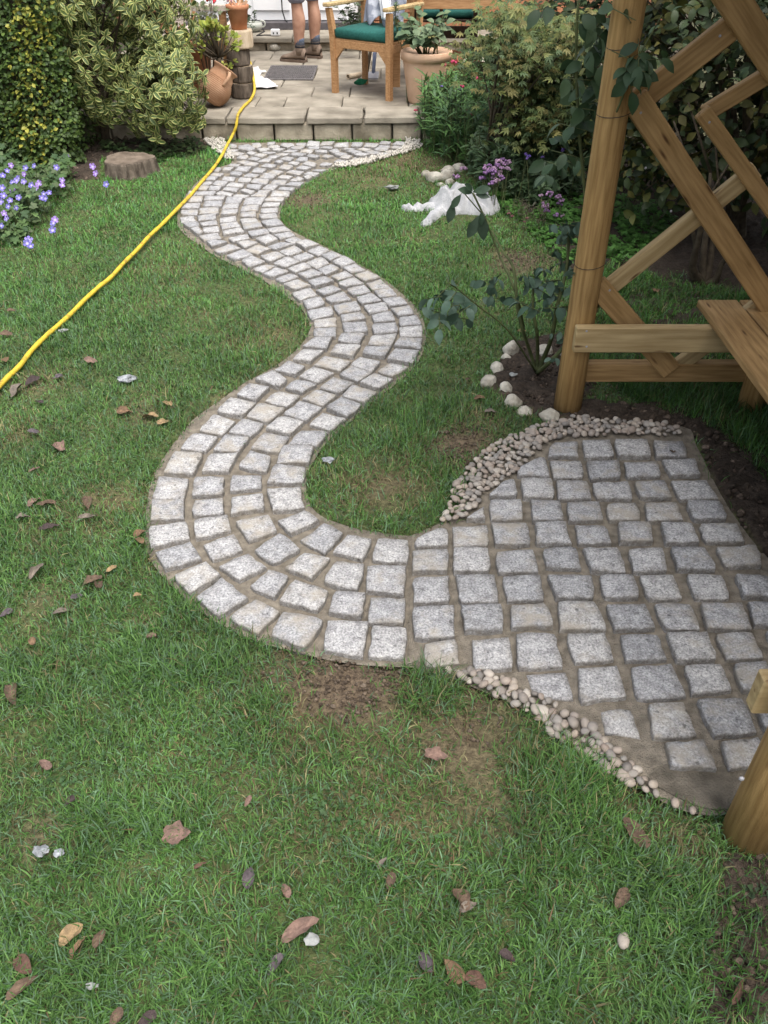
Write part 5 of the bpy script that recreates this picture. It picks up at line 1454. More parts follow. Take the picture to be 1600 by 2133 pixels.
# ------------------------------------------------------------------ tree stump
def stump():
    b = G(262, 372); b.y += .14; r0 = .172; h = .10; n = 40; t = thing('tree_stump', b, 'low sawn tree stump at the corner of the lawn', 'stump')
    rr = [r0 * (1 + .07 * math.sin(3 * k * 6.28 / n + 1) + .05 * math.sin(7 * k * 6.28 / n) + random.uniform(-.04, .04)) for k in range(n)]; vs = []
    for z, s in ((-.02, 1.10), (.02, 1.04), (.06, 1.0), (h - .012, .98), (h, .95)): vs += [b + Vector((rr[k] * s * (1 + random.uniform(-.012, .012)) * math.cos(6.2832 * k / n), rr[k] * s * math.sin(6.2832 * k / n), z)) for k in range(n)]
    MB().add(vs, [(a * n + k, a * n + (k + 1) % n, (a + 1) * n + (k + 1) % n, (a + 1) * n + k) for a in range(4) for k in range(n)]).build('bark', M_BARK, t)
    vs = [b + Vector((rr[k] * .95 * s * math.cos(6.2832 * k / n), rr[k] * .95 * s * math.sin(6.2832 * k / n), h + random.uniform(-.006, .004) * (s < 1))) for s in (1, .7, .4) for k in range(n)] + [b + Vector((0, 0, h - .004))]
    MB().add(vs, [(a * n + k, a * n + (k + 1) % n, (a + 1) * n + (k + 1) % n, (a + 1) * n + k) for a in range(2) for k in range(n)] + [(2 * n + k, 2 * n + (k + 1) % n, 3 * n) for k in range(n)]).build('sawn_top', M_CUT, t, True)
stump()

# ------------------------------------------------------------------ variegated shrub
def shrub():
    b = G(217, 296); c = Vector((-1.90, 6.72, .70)); t = thing('variegated_shrub', b, 'large rounded shrub with cream edged green leaves', 'shrub')
    mg = [leafvar(.074, .031, 4, .12, .35, .5, (.085, .13, .04), .36, (.46, .47, .18), seed=i) for i in range(2)] + [leafvar(.070, .030, 4, .12, .5, .5, (.10, .145, .045), .38, (.46, .47, .16), seed=5), leafvar(.064, .025, 4, .12, .35, .5, (.055, .088, .032), .28, (.30, .33, .14), seed=7)]
    pl = Plant(mg, M_LEAF); m = MB()
    for k in range(5): o = Vector((random.uniform(-.035, .035), random.uniform(-.03, .03), 0)); m.tube([b + o - Vector((0, 0, .03)), b + o * 1.6 + Vector((0, 0, .22)), b + o * 3.4 + Vector((.05, -.05, .5)), c + rdir(0, 80) * .3], [.016, .014, .012, .006], 7)
    R0 = Vector((.55, .46, .66)); k = 0
    while k < 1050:
        d = rdir(-48, 80); cc, RR = (c, R0) if k % 4 else (Vector((-1.60, 6.52, .40)), Vector((.36, .30, .36))); lump = 1 + .2 * mn.noise(d * 2.4) + .08 * mn.noise(d * 6)
        q = random.uniform(.62, 1.0) if random.random() < .6 else random.uniform(.9, 1.0)
        p = cc + Vector((d.x * RR.x, d.y * RR.y, d.z * RR.z)) * lump * q
        if p.z < .08: continue
        if mn.noise(p * 3.1) < -.34: continue
        pxp, pyp = proj(p)
        if pxp > 432 or (pxp < 130 and pyp > 190): continue
        k += 1; ax = (d + Vector((0, -.25, -.25)) + rdir(-40, 40) * .35).normalized()
        if random.random() < .5: m.tube([p, p - ax * .12 - d * .08], .003, 4)
        s0 = ax.orthogonal().normalized(); s1 = ax.cross(s0); n = random.randint(6, 9); ph = random.uniform(0, 6)
        for i in range(n):
            a = ph + i * 2.4; dd = (ax * random.uniform(.15, .75) + s0 * math.cos(a) + s1 * math.sin(a)).normalized()
            pl.add(orient(p - ax * .015 * i / n * 3, dd, ax + Vector((0, 0, .5)) + rdir() * .4, random.uniform(.6, 1.08)))
    tag(m.build('stem', M_STEM, t), kind='stuff'); pl.finish(t, 300)
shrub()

# ------------------------------------------------------------------ clipped hedge
def hedge():
    x1 = G(150, 335).x; b = G(60, 335)
    t = thing('golden_hedge', (-2.75, 6.6, 0), 'tall clipped small leaved hedge with a golden yellow patch', 'hedge')
    def lv(c, s): return leafvar(.033, .022, 3, .15, .2, .5, c, seed=s)
    pl = Plant([lv((.06, .105, .022), 1), lv((.085, .135, .03), 2), lv((.042, .075, .02), 3), lv((.19, .215, .035), 4), lv((.33, .32, .055), 5)], M_GLOSS)
    y0, y1, X0, X1, H = 6.02, 8.6, -3.6, -2.22, 2.1
    def put(p, nrm):
        q = mn.noise(p * 2.2) ; px, py = proj(p)
        yel = math.exp(-((px - 62) / 42) ** 2) * (.45 + .5 * mn.noise(p * 5)) if py < 345 else 0
        k = (4 if random.random() < .45 else 3) if random.random() < yel * .95 else random.choice((0, 1, 1, 2, 2))
        pl.add(orient(p, (nrm + rdir(-60, 60) * 1.1).normalized(), nrm + Vector((0, 0, .8)), random.uniform(.75, 1.3)), k)
    for _ in range(21000):
        z = random.uniform(.02, H); x = random.uniform(X0, X1 + .06); bul = .10 * mn.noise(Vector((x * 2.4, z * 2.4, 1))) + .04 * mn.noise(Vector((x * 7, z * 7, 5)))
        edge = max(0, (x - (X1 - .14)) / .2); y = y0 + bul + .20 * edge ** 2 + random.random() ** 2 * .12
        if random.random() < .16 and mn.noise(Vector((x * 6, z * 6, 2))) < -.15: continue
        put(Vector((x, y, z)), Vector((.35 * edge, -1, .1)))
    for _ in range(7000):
        z = random.uniform(.02, H); y = random.uniform(y0 + .1, y1); x = X1 + .09 * mn.noise(Vector((y * 2.4, z * 2.4, 8))) - random.random() ** 2 * .12; put(Vector((x, y, z)), Vector((1, -.2, .1)))
    core = MB().box(((X0 + X1 - .2) / 2, (y0 + y1) / 2 + .12, H / 2 - .02), (X1 - X0 - .25, y1 - y0 - .15, H - .1), bev=.05)
    core.build('branches', M_STEM, t); pl.finish(t, 300)
hedge()

# ------------------------------------------------------------------ violet geraniums
PALM = []
def palmate(r, col, seed, lobes=5):
    rd = random.Random(seed); V = [(0, 0, 0)]; T = []; C = []
    for k in range(lobes * 2 + 1):
        a = R(-155 + 310 * k / (lobes * 2)) + math.pi / 2; q = r * (1.0 if k % 2 else .62) * rd.uniform(.9, 1.08); V.append((q * math.cos(a), q * math.sin(a) + r * .1, .12 * r * rd.uniform(-.6, 1)))
    for k in range(lobes * 2): T.append((0, k + 1, k + 2)); s = rd.uniform(.88, 1.12); C.append(tuple(x * s for x in col))
    return np.array(V, np.float32), np.array(T, np.int32), np.array(C, np.float32)
def geranium():
    poly = polyG([(-60, 345), (60, 338), (120, 345), (158, 372), (150, 410), (112, 440), (95, 475), (60, 500), (30, 515), (-60, 540)])
    c = G(40, 430); t = thing('geranium_plant', c, 'spreading cranesbill geranium covered in violet flowers', 'plant')
    pl = Plant([palmate(.032, cc, i) for i, cc in enumerate(((.075, .135, .05), (.10, .165, .06), (.055, .10, .045), (.085, .12, .055)))], M_LEAF); m = MB()
    xs = [p.x for p in poly]; ys = [p.y for p in poly]; n = 0
    while n < 1500:
        x, y = random.uniform(min(xs), max(xs)), random.uniform(min(ys), max(ys))
        if not inpoly(np.array([x]), np.array([y]), poly)[0]: continue
        h = (.05 + .15 * (.5 + mn.noise(Vector((x * 4, y * 4, 0))))) ; n += 1; z = h * random.random() ** .5
        pl.add(orient((x, y, z), rdir(-25, 35), Vector((0, -.5, 1)), random.uniform(.6, 1.15)))
        if n % 6 == 0: m.tube([(x + random.uniform(-.05, .05), y + .03, 0), (x, y, z)], .0018, 4)
    fl = Plant([flowervar(5, .021, .3, cc, (.55, .5, .75), i) for i, cc in enumerate(((.24, .20, .62), (.30, .24, .68), (.34, .22, .58), (.20, .18, .55)))], M_PETAL, 'flower')
    F = [(98,308),(142,326),(193,347),(200,362),(222,384),(23,345),(15,356),(54,350),(6,366),(26,380),(51,363),(35,376),(66,386),(82,383),(50,378),(28,400),(5,392),(91,404),(95,414),(103,402),(118,349),(131,386),(130,376),(2,420),(18,430),(9,445),(3,470),(15,455),(34,433),(112,465),(115,458),(60,500),(57,507),(64,513),(87,412),(72,346),(40,412),(8,408),(110,480),(38,372),(75,392),(22,418)]
    for px, py in F:
        z = .16 + random.uniform(-.03, .04)
        if (px, py) in ((98, 308), (142, 326), (193, 347), (200, 362), (222, 384)): z = .12
        p = G(px, py, z); nrm = Vector((random.uniform(-.4, .4), -.8 + random.uniform(-.3, .3), .65)); M = orient(p, nrm.orthogonal(), nrm, random.uniform(.8, 1.15), 0)
        fl.add(M); m.tube([p - Vector((random.uniform(-.04, .04), -.05, z - .02)), p - nrm * .003], .0016, 4)
    tag(m.build('stem', M_GSTEM, t), kind='stuff'); pl.finish(t, 130); fl.finish(t, 60)
geranium()

# ------------------------------------------------------------------ dark low growth under the shrub
WEED, WN = [], []
def undergrowth():
    def cover(name, poly, n, r, cols, hmax, lab):
        pl = Plant([palmate(r, cc, i, 3) for i, cc in enumerate(cols)], M_LEAF); xs = [p[0] for p in poly]; ys = [p[1] for p in poly]; k = 0
        while k < n:
            x, y = random.uniform(min(xs), max(xs)), random.uniform(min(ys), max(ys))
            if not inpoly(np.array([x]), np.array([y]), poly)[0] or mn.noise(Vector((x * 5, y * 5, 3))) < -.25: k += .3; continue
            k += 1; pl.add(orient((x, y, random.uniform(.006, hmax) * (.6 + .6 * mn.noise(Vector((x * 7, y * 7, 9))))), rdir(-20, 40), Vector((0, -.2, 1)), random.uniform(.6, 1.2)))
        ce = Vector((sum(xs) / len(xs), sum(ys) / len(ys), 0)); root = link(name, None, None, Matrix.Translation(ce)); o = pl.finish(root, 0, name)
        bpy.data.objects.remove(root); o.parent = None; o.matrix_basis = WM[o]; tag(o, lab, 'ground cover', kind='stuff')
    cover('ground_cover', polyG([(215, 305), (330, 300), (418, 300), (428, 318), (380, 332), (330, 342), (300, 330), (200, 320)]), 700, .022, ((.03, .055, .02), (.045, .075, .028), (.06, .09, .035)), .10, 'dark low leaves growing beneath the cream edged shrub')
    cover('ground_cover', polyG([(1010, 395), (1090, 400), (1160, 415), (1330, 420), (1420, 470), (1330, 560), (1180, 560), (1120, 500), (1040, 440)]), 5200, .018, ((.06, .155, .03), (.08, .19, .04), (.05, .12, .026)), .085, 'bright green ground cover carpeting the bed behind the far post')
    cover('ground_cover', polyG([(1540, 1850), (1640, 1850), (1700, 1960), (1580, 1940)]), 70, .009, ((.035, .06, .028), (.028, .05, .024)), .05, 'few grey green weeds on the dark soil by the near post')
    for k, (px, py, r, n) in enumerate(((250, 1420, .16, 130), (470, 1560, .13, 90), (160, 1620, .14, 110), (700, 1700, .13, 90), (380, 1950, .1, 70), (900, 1780, .1, 60), (240, 980, .2, 110), (1120, 1740, .12, 70), (330, 700, .25, 110), (760, 600, .2, 60))):
        c = G(px, py); WEED.append([(c.x + r * math.cos(a), c.y + r * .8 * math.sin(a)) for a in np.linspace(0, 6.28, 12)[:-1]]); WN.append(n)
    pl = Plant([palmate(.0062, cc, i, 3) for i, cc in enumerate(((.05, .11, .035), (.065, .13, .05), (.045, .09, .03)))], M_LEAF)
    for poly, n in zip(WEED, WN):
        xs = [p[0] for p in poly]; ys = [p[1] for p in poly]
        for _ in range(n): pl.add(orient((random.gauss(sum(xs) / len(xs), (max(xs) - min(xs)) / 4), random.gauss(sum(ys) / len(ys), (max(ys) - min(ys)) / 4), random.uniform(.010, .024)), rdir(-15, 25), Vector((0, -.1, 1)), random.uniform(.6, 1.3)))
    root = link('clover', None); o = pl.finish(root, 0, 'clover'); bpy.data.objects.remove(root); o.parent = None; o.matrix_basis = WM[o]; tag(o, 'scattered clover leaves among the lawn grass', 'clover', kind='stuff')
undergrowth()
# ------------------------------------------------------------------ right-hand flower bed
def rose(name, root_px, root_y, spots, canes, lab, leafL=.055, cols=((.065, .115, .08), (.085, .14, .10), (.11, .17, .13), (.05, .09, .06)), nparts=400, extra=0):
    """leaf sprays at surveyed places, each fed by a cane from the base"""
    b = G(*root_px) if root_y is None else Vector((PY(*root_px, root_y).x, root_y, 0)); t = thing(name, b, lab, 'rose')
    pl = Plant([leafvar(leafL, leafL * .56, 5, .12, .35, .48, c, seed=i) for i, c in enumerate(cols)], M_GLOSS); m = MB()
    for pts, Y, rr in canes:
        P = [PY(x, y, yy) for (x, y), yy in zip(pts, Y)]; P = smooth_line(P, 3); m.tube(P, [np.interp(i / (len(P) - 1), [0, 1], rr) for i in range(len(P))], 7)
    for px, py, Y, n, s in spots:
        p = PY(px, py, Y)
        az = random.uniform(0, 6.28); d = Vector((math.cos(az), math.sin(az) * .6, random.uniform(-.5, .2))).normalized(); side = d.cross(Vector((0, 0, 1))).normalized()
        m.tube([p - d * .05 * s, p + d * .05 * s], .0016, 4)
        for i in range(n):
            if i == 0: dd, o = d, p + d * .045 * s
            else: k = (i + 1) // 2; dd = (d * .45 + side * (1 if i % 2 else -1)).normalized(); o = p + d * (.04 - .035 * k) * s
            pl.add(orient(o, (dd + Vector((0, 0, -.4)) + rdir(-40, 30) * .45).normalized(), Vector((0, -.5, .7)) + rdir() * .75, s * random.uniform(.85, 1.15)))
    m.build('stem', M_GSTEM, t, True); pl.finish(t, nparts)
    return t
def rosebush():
    # bush in the rock-edged bed, sprays reaching over the lawn
    sp = []
    for px, py in ((893,645),(905,620),(925,605),(930,640),(948,660),(960,628),(915,665),(975,640),(945,615)): sp.append((px, py, 2.72 + random.uniform(-.1, .12), 5, .95))
    for px, py in ((1010,585),(1030,600),(1040,580),(1020,620)): sp.append((px, py, 2.95, 4, .85))
    for px, py in ((1075,625),(1100,575),(1112,598),(1130,560),(1150,585),(1165,530),(1175,555),(1140,620),(1160,640),(1105,640),(1190,600),(1200,560),(1185,640),(1125,595)): sp.append((px, py, 2.86 + random.uniform(-.08, .12), 5, 1.0))
    for px, py in ((1165,470),(1195,470),(1180,490),(1210,462)): sp.append((px, py, 2.95, 5, .95))
    for px, py in ((1170,690),(1175,705),(1160,745)): sp.append((px, py, 2.84, 3, .7))
    cb = (1118, 778); y0 = G(*cb).y
    cn = [([cb, (1105, 735), (1090, 690), (1078, 640), (1070, 560), (1045, 520), (1025, 480)], [y0, y0, 2.95, 2.95, 3.0, 3.05, 3.1], (.008, .004)),
          ([cb, (1135, 740), (1150, 700), (1160, 640), (1180, 560), (1185, 480)], [y0, y0, 2.93, 2.9, 2.95, 2.97], (.011, .005)),
          ([cb, (1120, 730), (1118, 690), (1110, 640), (1112, 580)], [y0, y0, 2.9, 2.9, 2.92], (.009, .004)),
          ([cb, (1060, 690), (1000, 640), (950, 600), (935, 590)], [y0, 2.85, 2.8, 2.76, 2.74], (.004, .002)),
          ([cb, (1150, 750), (1180, 715), (1190, 690)], [y0, 2.86, 2.85, 2.85], (.010, .006))]
    rose('rose_bush', cb, None, sp, cn, 'thorny rose bush with blue green leaves in the rock edged bed')
    # tall sucker with drooping oval leaves in front of the dust sheet
    t = thing('sapling', G(1090, 640), 'leggy sapling with drooping dark oval leaves before the dust sheet', 'plant'); m = MB()
    Y = 3.35; P = [G(1092, 690), PY(1075, 610, 3.2), PY(1040, 530, Y), PY(1008, 450, Y), PY(985, 402, Y)]; m.tube(smooth_line(P, 3), [.006] * 6 + [.004] * 7, 6)
    pl = Plant([leafvar(.105, .046, 6, .10, .25, .55, c, seed=i) for i, c in enumerate(((.05, .088, .05), (.065, .10, .065), (.04, .072, .04)))], M_GLOSS)
    for (x0, y0), (x1, y1) in (((1000, 445), (1014, 505)), ((998, 448), (975, 500)), ((985, 402), (958, 392)), ((985, 400), (1022, 390)), ((960, 405), (940, 435)), ((990, 405), (1020, 408)), ((944, 420), (936, 468)), ((985, 398), (975, 385)), ((1003, 440), (1005, 470))):
        a = PY(x0, y0, Y); e = PY(x1, y1, Y - .03); pl.add(orient(a, e - a, Vector((.2, -.8, .5)), max(.55, (e - a).length / .105)))
    m.tube([PY(1008, 450, Y), PY(965, 400, Y), PY(945, 420, Y)], .0025, 5); m.build('stem', M_GSTEM, t, True); pl.finish(t, 20)
    # climbing rose round the far post
    sp = []
    for px, py, n in ((1210,30,3),(1225,60,5),(1250,45,5),(1235,90,5),(1270,60,4),(1215,130,4),(1255,110,4),(1200,165,5),(1225,185,5),(1245,160,5),(1240,215,4),(1150,15,3),(1210,225,4),(1195,265,3),(1215,255,4),(1230,240,4),(1165,290,4)): sp.append((px, py, AFY + .07 + random.uniform(0, .2), n, 1.0))
    for px, py, n in ((1320,145,4),(1310,165,5),(1330,110,4),(1345,125,4),(1305,120,3),(1335,150,4),(1300,30,2)): sp.append((px, py, AFY - .09, n, .95))
    for px, py, n in ((1150,340,5),(1140,365,4),(1175,320,3),(1215,330,4)): sp.append((px, py, AFY + .35 + random.uniform(0, .2), n, 1.15))
    cn = [([(1245, 640), (1232, 480), (1250, 330), (1262, 180), (1280, 40), (1285, -80)], [AFY + .1] * 6, (.008, .005)), ([(1240, 640), (1220, 420), (1205, 250), (1200, 100), (1205, 0)], [AFY + .22] * 5, (.007, .004)), ([(1240, 330), (1290, 220), (1325, 130), (1380, 30)], [AFY + .08, AFY - .06, AFY - .075, AFY - .075], (.004, .002))]
    rose('climbing_rose', (1240, 640), AFY + .1, sp, cn, 'climbing rose with large dark leaves twined round the far post', .066, ((.04, .075, .034), (.058, .098, .048), (.075, .12, .062), (.03, .06, .026)))
rosebush()

def big_shrubs():
    # dark leafy shrubs behind the arbour
    for (cx, cy, cz), (rx, ry, rz), n, L, cols, lab, nm in (
        ((2.02, 4.75, .85), (.95, .5, 1.0), 6500, .075, ((.035, .055, .018), (.05, .072, .022), (.10, .105, .028), (.024, .04, .015), (.14, .125, .035), (.03, .048, .017)), 'tall shrub with yellowing leaves directly behind the lattice', 'shrub'),
        ((2.45, 3.9, .9), (.70, .8, 1.1), 4200, .065, ((.022, .04, .015), (.032, .055, .018), (.045, .068, .022), (.02, .034, .013)), 'dark dense shrub at the far edge behind the seat', 'shrub'),
        ((2.05, 5.9, .8), (1.2, .7, 1.25), 9000, .068, ((.035, .06, .022), (.026, .048, .018), (.055, .078, .026)), 'deep green shrub at the back of the flower bed', 'shrub')):
        c = Vector((cx, cy, cz)); t = thing(nm, (cx, cy, 0), lab, 'shrub'); m = MB()
        pl = Plant([leafvar(L, L * .55, 4, .14, .3, .5, cc, seed=i) for i, cc in enumerate(cols)], M_GLOSS)
        for k in range(7): d = rdir(30, 80); o = Vector((random.uniform(-.08, .08), random.uniform(-.08, .08), -.02)); m.tube([Vector((cx, cy, 0)) + o, c + d * .2 + Vector((0, 0, -.45)), c + Vector((d.x * rx, d.y * ry, d.z * rz)) * .8], [.022, .016, .006], 7)
        for k in range(n):
            d = rdir(-50, 85); lump = 1 + .22 * mn.noise(d * 2.2 + c) + .1 * mn.noise(d * 5); q = random.uniform(.55, 1) ** .6
            p = c + Vector((d.x * rx, d.y * ry, d.z * rz)) * lump * q
            if p.z < .10 + .22 * random.random() or mn.noise(p * 2.7 + c) < -.38: continue
            pl.add(orient(p, (d * .4 + rdir(-50, 40)).normalized(), d + Vector((0, -.2, .7)), random.uniform(.6, 1.25)))
            if k % 9 == 0: m.tube([p, p.lerp(c, .35) - Vector((0, 0, .05))], .003, 4)
        tag(m.build('stem', M_STEM, t), kind='stuff'); pl.finish(t, 220 if cy < 5 else 60)
    # small multi-stemmed tree under the lattice
    b = G(1465, 592); t = thing('small_tree', b, 'small dark multi stemmed tree in the soil behind the lattice', 'tree'); m = MB()
    for px, py in ((1440, 470), (1455, 400), (1500, 430), (1530, 520), (1480, 360)):
        tip = PY(px, py, b.y + random.uniform(-.1, .2)); m.tube(smooth_line([b, b.lerp(tip, .25) + Vector(((tip.x - b.x) * .3, 0, -.02)), b.lerp(tip, .6), tip], 3), [.022, .021, .02, .019, .017, .015, .014, .012, .010, .008], 8)
        m.tube([tip, tip + rdir(40, 80) * .35], [.008, .004], 6)
    m.build('trunk', M_STEM, t, True)
    pl = Plant([leafvar(.06, .034, 4, .14, .3, .5, cc, seed=i) for i, cc in enumerate(((.03, .055, .022), (.05, .075, .03)))], M_GLOSS)
    for k in range(420):
        d = rdir(-10, 80); p = b + Vector((0, .1, 1.0)) + Vector((d.x * .45, d.y * .4, d.z * .5)) * random.uniform(.5, 1); pl.add(orient(p, rdir(-50, 30), s=random.uniform(.7, 1.2)))
    cr = pl.finish(t, 60, 'crown')
big_shrubs()
def added_side_hedge():  # added hedge, mostly out of view, blocking sky to darken the right
    t = thing('shade_hedge', (2.3, 1.2, 0), 'tall dark hedge added behind the arbour seat to shade the right side', 'hedge')
    pl = Plant([leafvar(.05, .03, 3, .15, .2, .5, c, seed=i) for i, c in enumerate(((.024, .044, .016), (.034, .058, .02), (.018, .032, .012)))], M_GLOSS)
    for _ in range(15000):
        y = random.uniform(-1.6, 3.6); z = random.uniform(.02, 2.7); x = 1.86 + .10 * mn.noise(Vector((y * 2, z * 2, 3))) + random.random() ** 2 * .15
        pl.add(orient((x, y, z), (Vector((-1, 0, .1)) + rdir(-60, 60) * 1.1).normalized(), Vector((-1, 0, .8)), random.uniform(.8, 1.4)))
    MB().box((2.45, 1.0, 1.3), (.85, 5.2, 2.6), bev=.05).build('branches', M_STEM, t); pl.finish(t, 40)
added_side_hedge()

def maple():
    b = G(1120, 300); b = Vector((.72, 5.75, 0)); t = thing('maple_shrub', b, 'feathery olive yellow maple with fine cut leaves', 'shrub')
    def finger(s, col, seed):
        rd = random.Random(seed); V = []; T = []; C = []
        for a in (-70, -35, 0, 35, 70):
            L_ = s * (1 - abs(a) / 160) * rd.uniform(.85, 1.1); r = R(a) + math.pi / 2; d = (math.cos(r), math.sin(r)); n = (-d[1], d[0]); i = len(V); w = s * .12
            V += [(0, 0, 0), (d[0] * L_ * .5 + n[0] * w, d[1] * L_ * .5 + n[1] * w, .03 * s), (d[0] * L_, d[1] * L_, -.14 * s), (d[0] * L_ * .5 - n[0] * w, d[1] * L_ * .5 - n[1] * w, .03 * s)]
            T += [(i, i + 3, i + 2), (i, i + 2, i + 1)]; C += [col, col]
        return np.array(V, np.float32), np.array(T, np.int32), np.array(C, np.float32)
    pl = Plant([finger(.055, cc, i) for i, cc in enumerate(((.12, .155, .048), (.16, .18, .058), (.09, .135, .045), (.19, .175, .06), (.075, .12, .047)))], M_LEAF); m = MB()
    tips = []
    for k in range(44):
        px = random.uniform(985, 1225); py = random.uniform(35, 300); y = random.uniform(5.2, 6.2)
        if px < 1010 and py < 90: continue
        if px < 1065 and py > 140: continue
        tip = PY(px, py, y); tip.z = max(.15, tip.z)
        tips.append(tip); f = Vector((b.x + random.uniform(-.05, .05), b.y, .18)); m.tube(smooth_line([b, f, f.lerp(tip, .55) + Vector((0, 0, .06)), tip], 3), [.014, .013, .012, .010, .009, .008, .006, .005, .004, .003], 6)
    for tip in tips:
        for k in range(120):
            p = tip + Vector((random.gauss(0, .11), random.gauss(0, .11), random.gauss(0, .055))); pl.add(orient(p, rdir(-45, 15, -90, 110), Vector((0, -.45, 1)) + rdir() * .3, random.uniform(.6, 1.2)))
    m.build('stem', M_STEM, t, True); pl.finish(t, 200)
maple()

def flowers():
    def strapclump(nm, poly, n, L, w, cols, hsc, lab, cat, flowers, fcol, fname='flower', fr=.018, stems=True, zf=None):
        pl = Plant([leafvar(L, w, 4, .1, .35, .4, c, seed=i) for i, c in enumerate(cols)], M_LEAF); m = MB()
        xs = [p.x for p in poly]; ys = [p.y for p in poly]; k = 0; t = thing(nm, (sum(xs) / len(xs), sum(ys) / len(ys), 0), lab, cat)
        while k < n:
            x, y = random.uniform(min(xs), max(xs)), random.uniform(min(ys), max(ys))
            if not inpoly(np.array([x]), np.array([y]), poly)[0]: continue
            h = hsc * (.45 + .75 * (.5 + mn.noise(Vector((x * 5, y * 5, 7))))); k += 1
            m.tube([(x, y, 0), (x + random.uniform(-.04, .04), y + random.uniform(-.04, .04), h)], .002, 4)
            for i in range(11): pl.add(orient((x, y, h * random.uniform(.15, 1)), rdir(0, 70), Vector((0, -.3, 1)), random.uniform(.55, 1.2)))
        fl = Plant([clustervar(9, fr, fr * .42, fc, i) for i, fc in enumerate(fcol)], M_PETAL, fname)
        for px, py, z in flowers:
            p = G(px, py, z) if zf is None else PY(px, py, zf); M = orient(p, rdir(-10, 10), Vector((0, -.4, 1)), random.uniform(.75, 1.25)); fl.add(M)
            m.tube([p - Vector((random.uniform(-.05, .05), random.uniform(-.03, .05), min(p.z, .3))), p], .002, 4)
        tag(m.build('stem', M_GSTEM, t), kind='stuff'); pl.finish(t, 120); fl.finish(t, 80)
    strapclump('penstemon', polyG([(880, 312), (892, 255), (945, 240), (1030, 240), (1080, 290), (1040, 360), (935, 352)]), 700, .115, .017, ((.08, .17, .045), (.105, .205, .065), (.06, .125, .05)), .42,
               'bright green narrow leaved clump with crimson flowers beside the pale pot', 'flower plant',
               [(936, 122, .5), (930, 135, .5), (945, 130, .5), (952, 127, .5), (991, 130, .52), (995, 126, .5), (996, 165, .45), (974, 232, .35), (982, 240, .32), (962, 180, .4), (866, 230, .2), (1070, 90, .6), (1078, 95, .6), (1060, 135, .5)], ((.55, .05, .12), (.62, .08, .17), (.5, .06, .06)))
    strapclump('lavender', polyG([(1000, 400), (970, 350), (1010, 320), (1110, 320), (1190, 340), (1200, 420), (1130, 440), (1050, 420)]), 560, .075, .021, ((.10, .165, .075), (.135, .195, .11), (.075, .13, .06)), .28,
               'straggling grey green herb with clusters of mauve flowers', 'flower plant',
               [(1012, 350, .24), (1020, 345, .25), (1030, 352, .25), (1036, 345, .27), (1045, 350, .26), (1052, 342, .26), (1040, 362, .22), (1028, 370, .2), (1035, 378, .18), (1025, 382, .18), (1045, 370, .22), (1058, 352, .24), (1015, 360, .22), (1060, 338, .26), (1005, 372, .18), (1038, 338, .27), (1048, 334, .27), (1026, 358, .24), (1134, 428, .12), (1138, 440, .10), (1146, 405, .16), (1170, 418, .12), (1165, 425, .1), (1163, 410, .14), (1127, 408, .14), (1160, 448, .08), (1172, 450, .06), (966, 352, .12), (950, 368, .1)],
               ((.33, .20, .34), (.42, .28, .40), (.27, .15, .33)), 'flower', .019)
    strapclump('salvia', polyG([(1010, 320), (1050, 285), (1160, 285), (1220, 310), (1210, 360), (1120, 335)]), 420, .07, .024, ((.085, .145, .06), (.115, .17, .08), (.07, .115, .05)), .38,
               'dark bushy herb dotted with small violet blue flowers', 'flower plant', [(1098, 330, .3), (1100, 325, .3), (1130, 328, .28), (1095, 322, .3), (1172, 313, .3), (1035, 262, .35), (1040, 268, .35), (1062, 222, .4), (958, 186, .4), (920, 180, .4), (1140, 65, .7), (1090, 262, .34), (1150, 345, .25), (1310, 368, .2), (1298, 372, .2), (1335, 382, .18)],
               ((.18, .12, .45), (.25, .16, .5)), 'flower', .013)
    strapclump('goldenrod', polyG([(1040, 345), (1090, 322), (1230, 325), (1245, 385), (1110, 385)]), 330, .085, .013, ((.10, .16, .055), (.14, .19, .065), (.17, .19, .065)), .62,
               'tall wispy yellow green perennials between the maple and the far post', 'flower plant', [(1064, 28, .8), (1095, 60, .75), (1020, 40, .8), (1080, 20, .85), (1050, 15, .8), (1070, 62, .7)], ((.45, .42, .08), (.4, .4, .15)), 'flower', .012)
    # low dark red heathers in front of the ground cover
    strapclump('dry_herb', polyG([(1050, 450), (1100, 450), (1150, 480), (1130, 520), (1070, 500)]), 16, .03, .006, ((.07, .08, .05), (.09, .075, .05)), .2, 'thin brown stemmed herb standing in the ground cover', 'plant', [(1060, 445, .14), (1066, 450, .14), (1098, 455, .15), (1092, 462, .12)], ((.2, .09, .09), (.25, .12, .12)), 'flower', .008)
    # leaf fronds and the red flowers by the bench
    p = G(425, 150, PZ); p = Vector((PY(425, 60, 7.55).x, 7.55, PZ)); t = thing('pelargonium', p, 'wispy pelargonium with red blooms between shrub and bench', 'flower plant'); m = MB()
    fl = Plant([clustervar(12, .035, .012, (.62, .04, .06), 1)], M_PETAL, 'flower'); lf = Plant([palmate(.028, c, i) for i, c in enumerate(((.12, .15, .08), (.16, .18, .10), (.2, .19, .12)))], M_LEAF)
    for px, py in ((440, 2), (436, -8)): q = PY(px, py, 7.6); fl.add(orient(q, (1, 0, 0), Vector((0, -.5, 1)))); m.tube([p, p.lerp(q, .5) + Vector((.03, 0, 0)), q], .003, 5)
    for k in range(150): q = PY(random.gauss(425, 16), random.uniform(5, 85), 7.55 + random.uniform(-.1, .1)); lf.add(orient(q, rdir(-30, 50), Vector((0, -.6, .7)), random.uniform(.5, 1.1))); (m.tube([p, q], .0018, 4) if k % 5 == 0 else None)
    tag(m.build('stem', M_STEM, t), kind='stuff'); lf.finish(t, 60); fl.finish(t, 4)
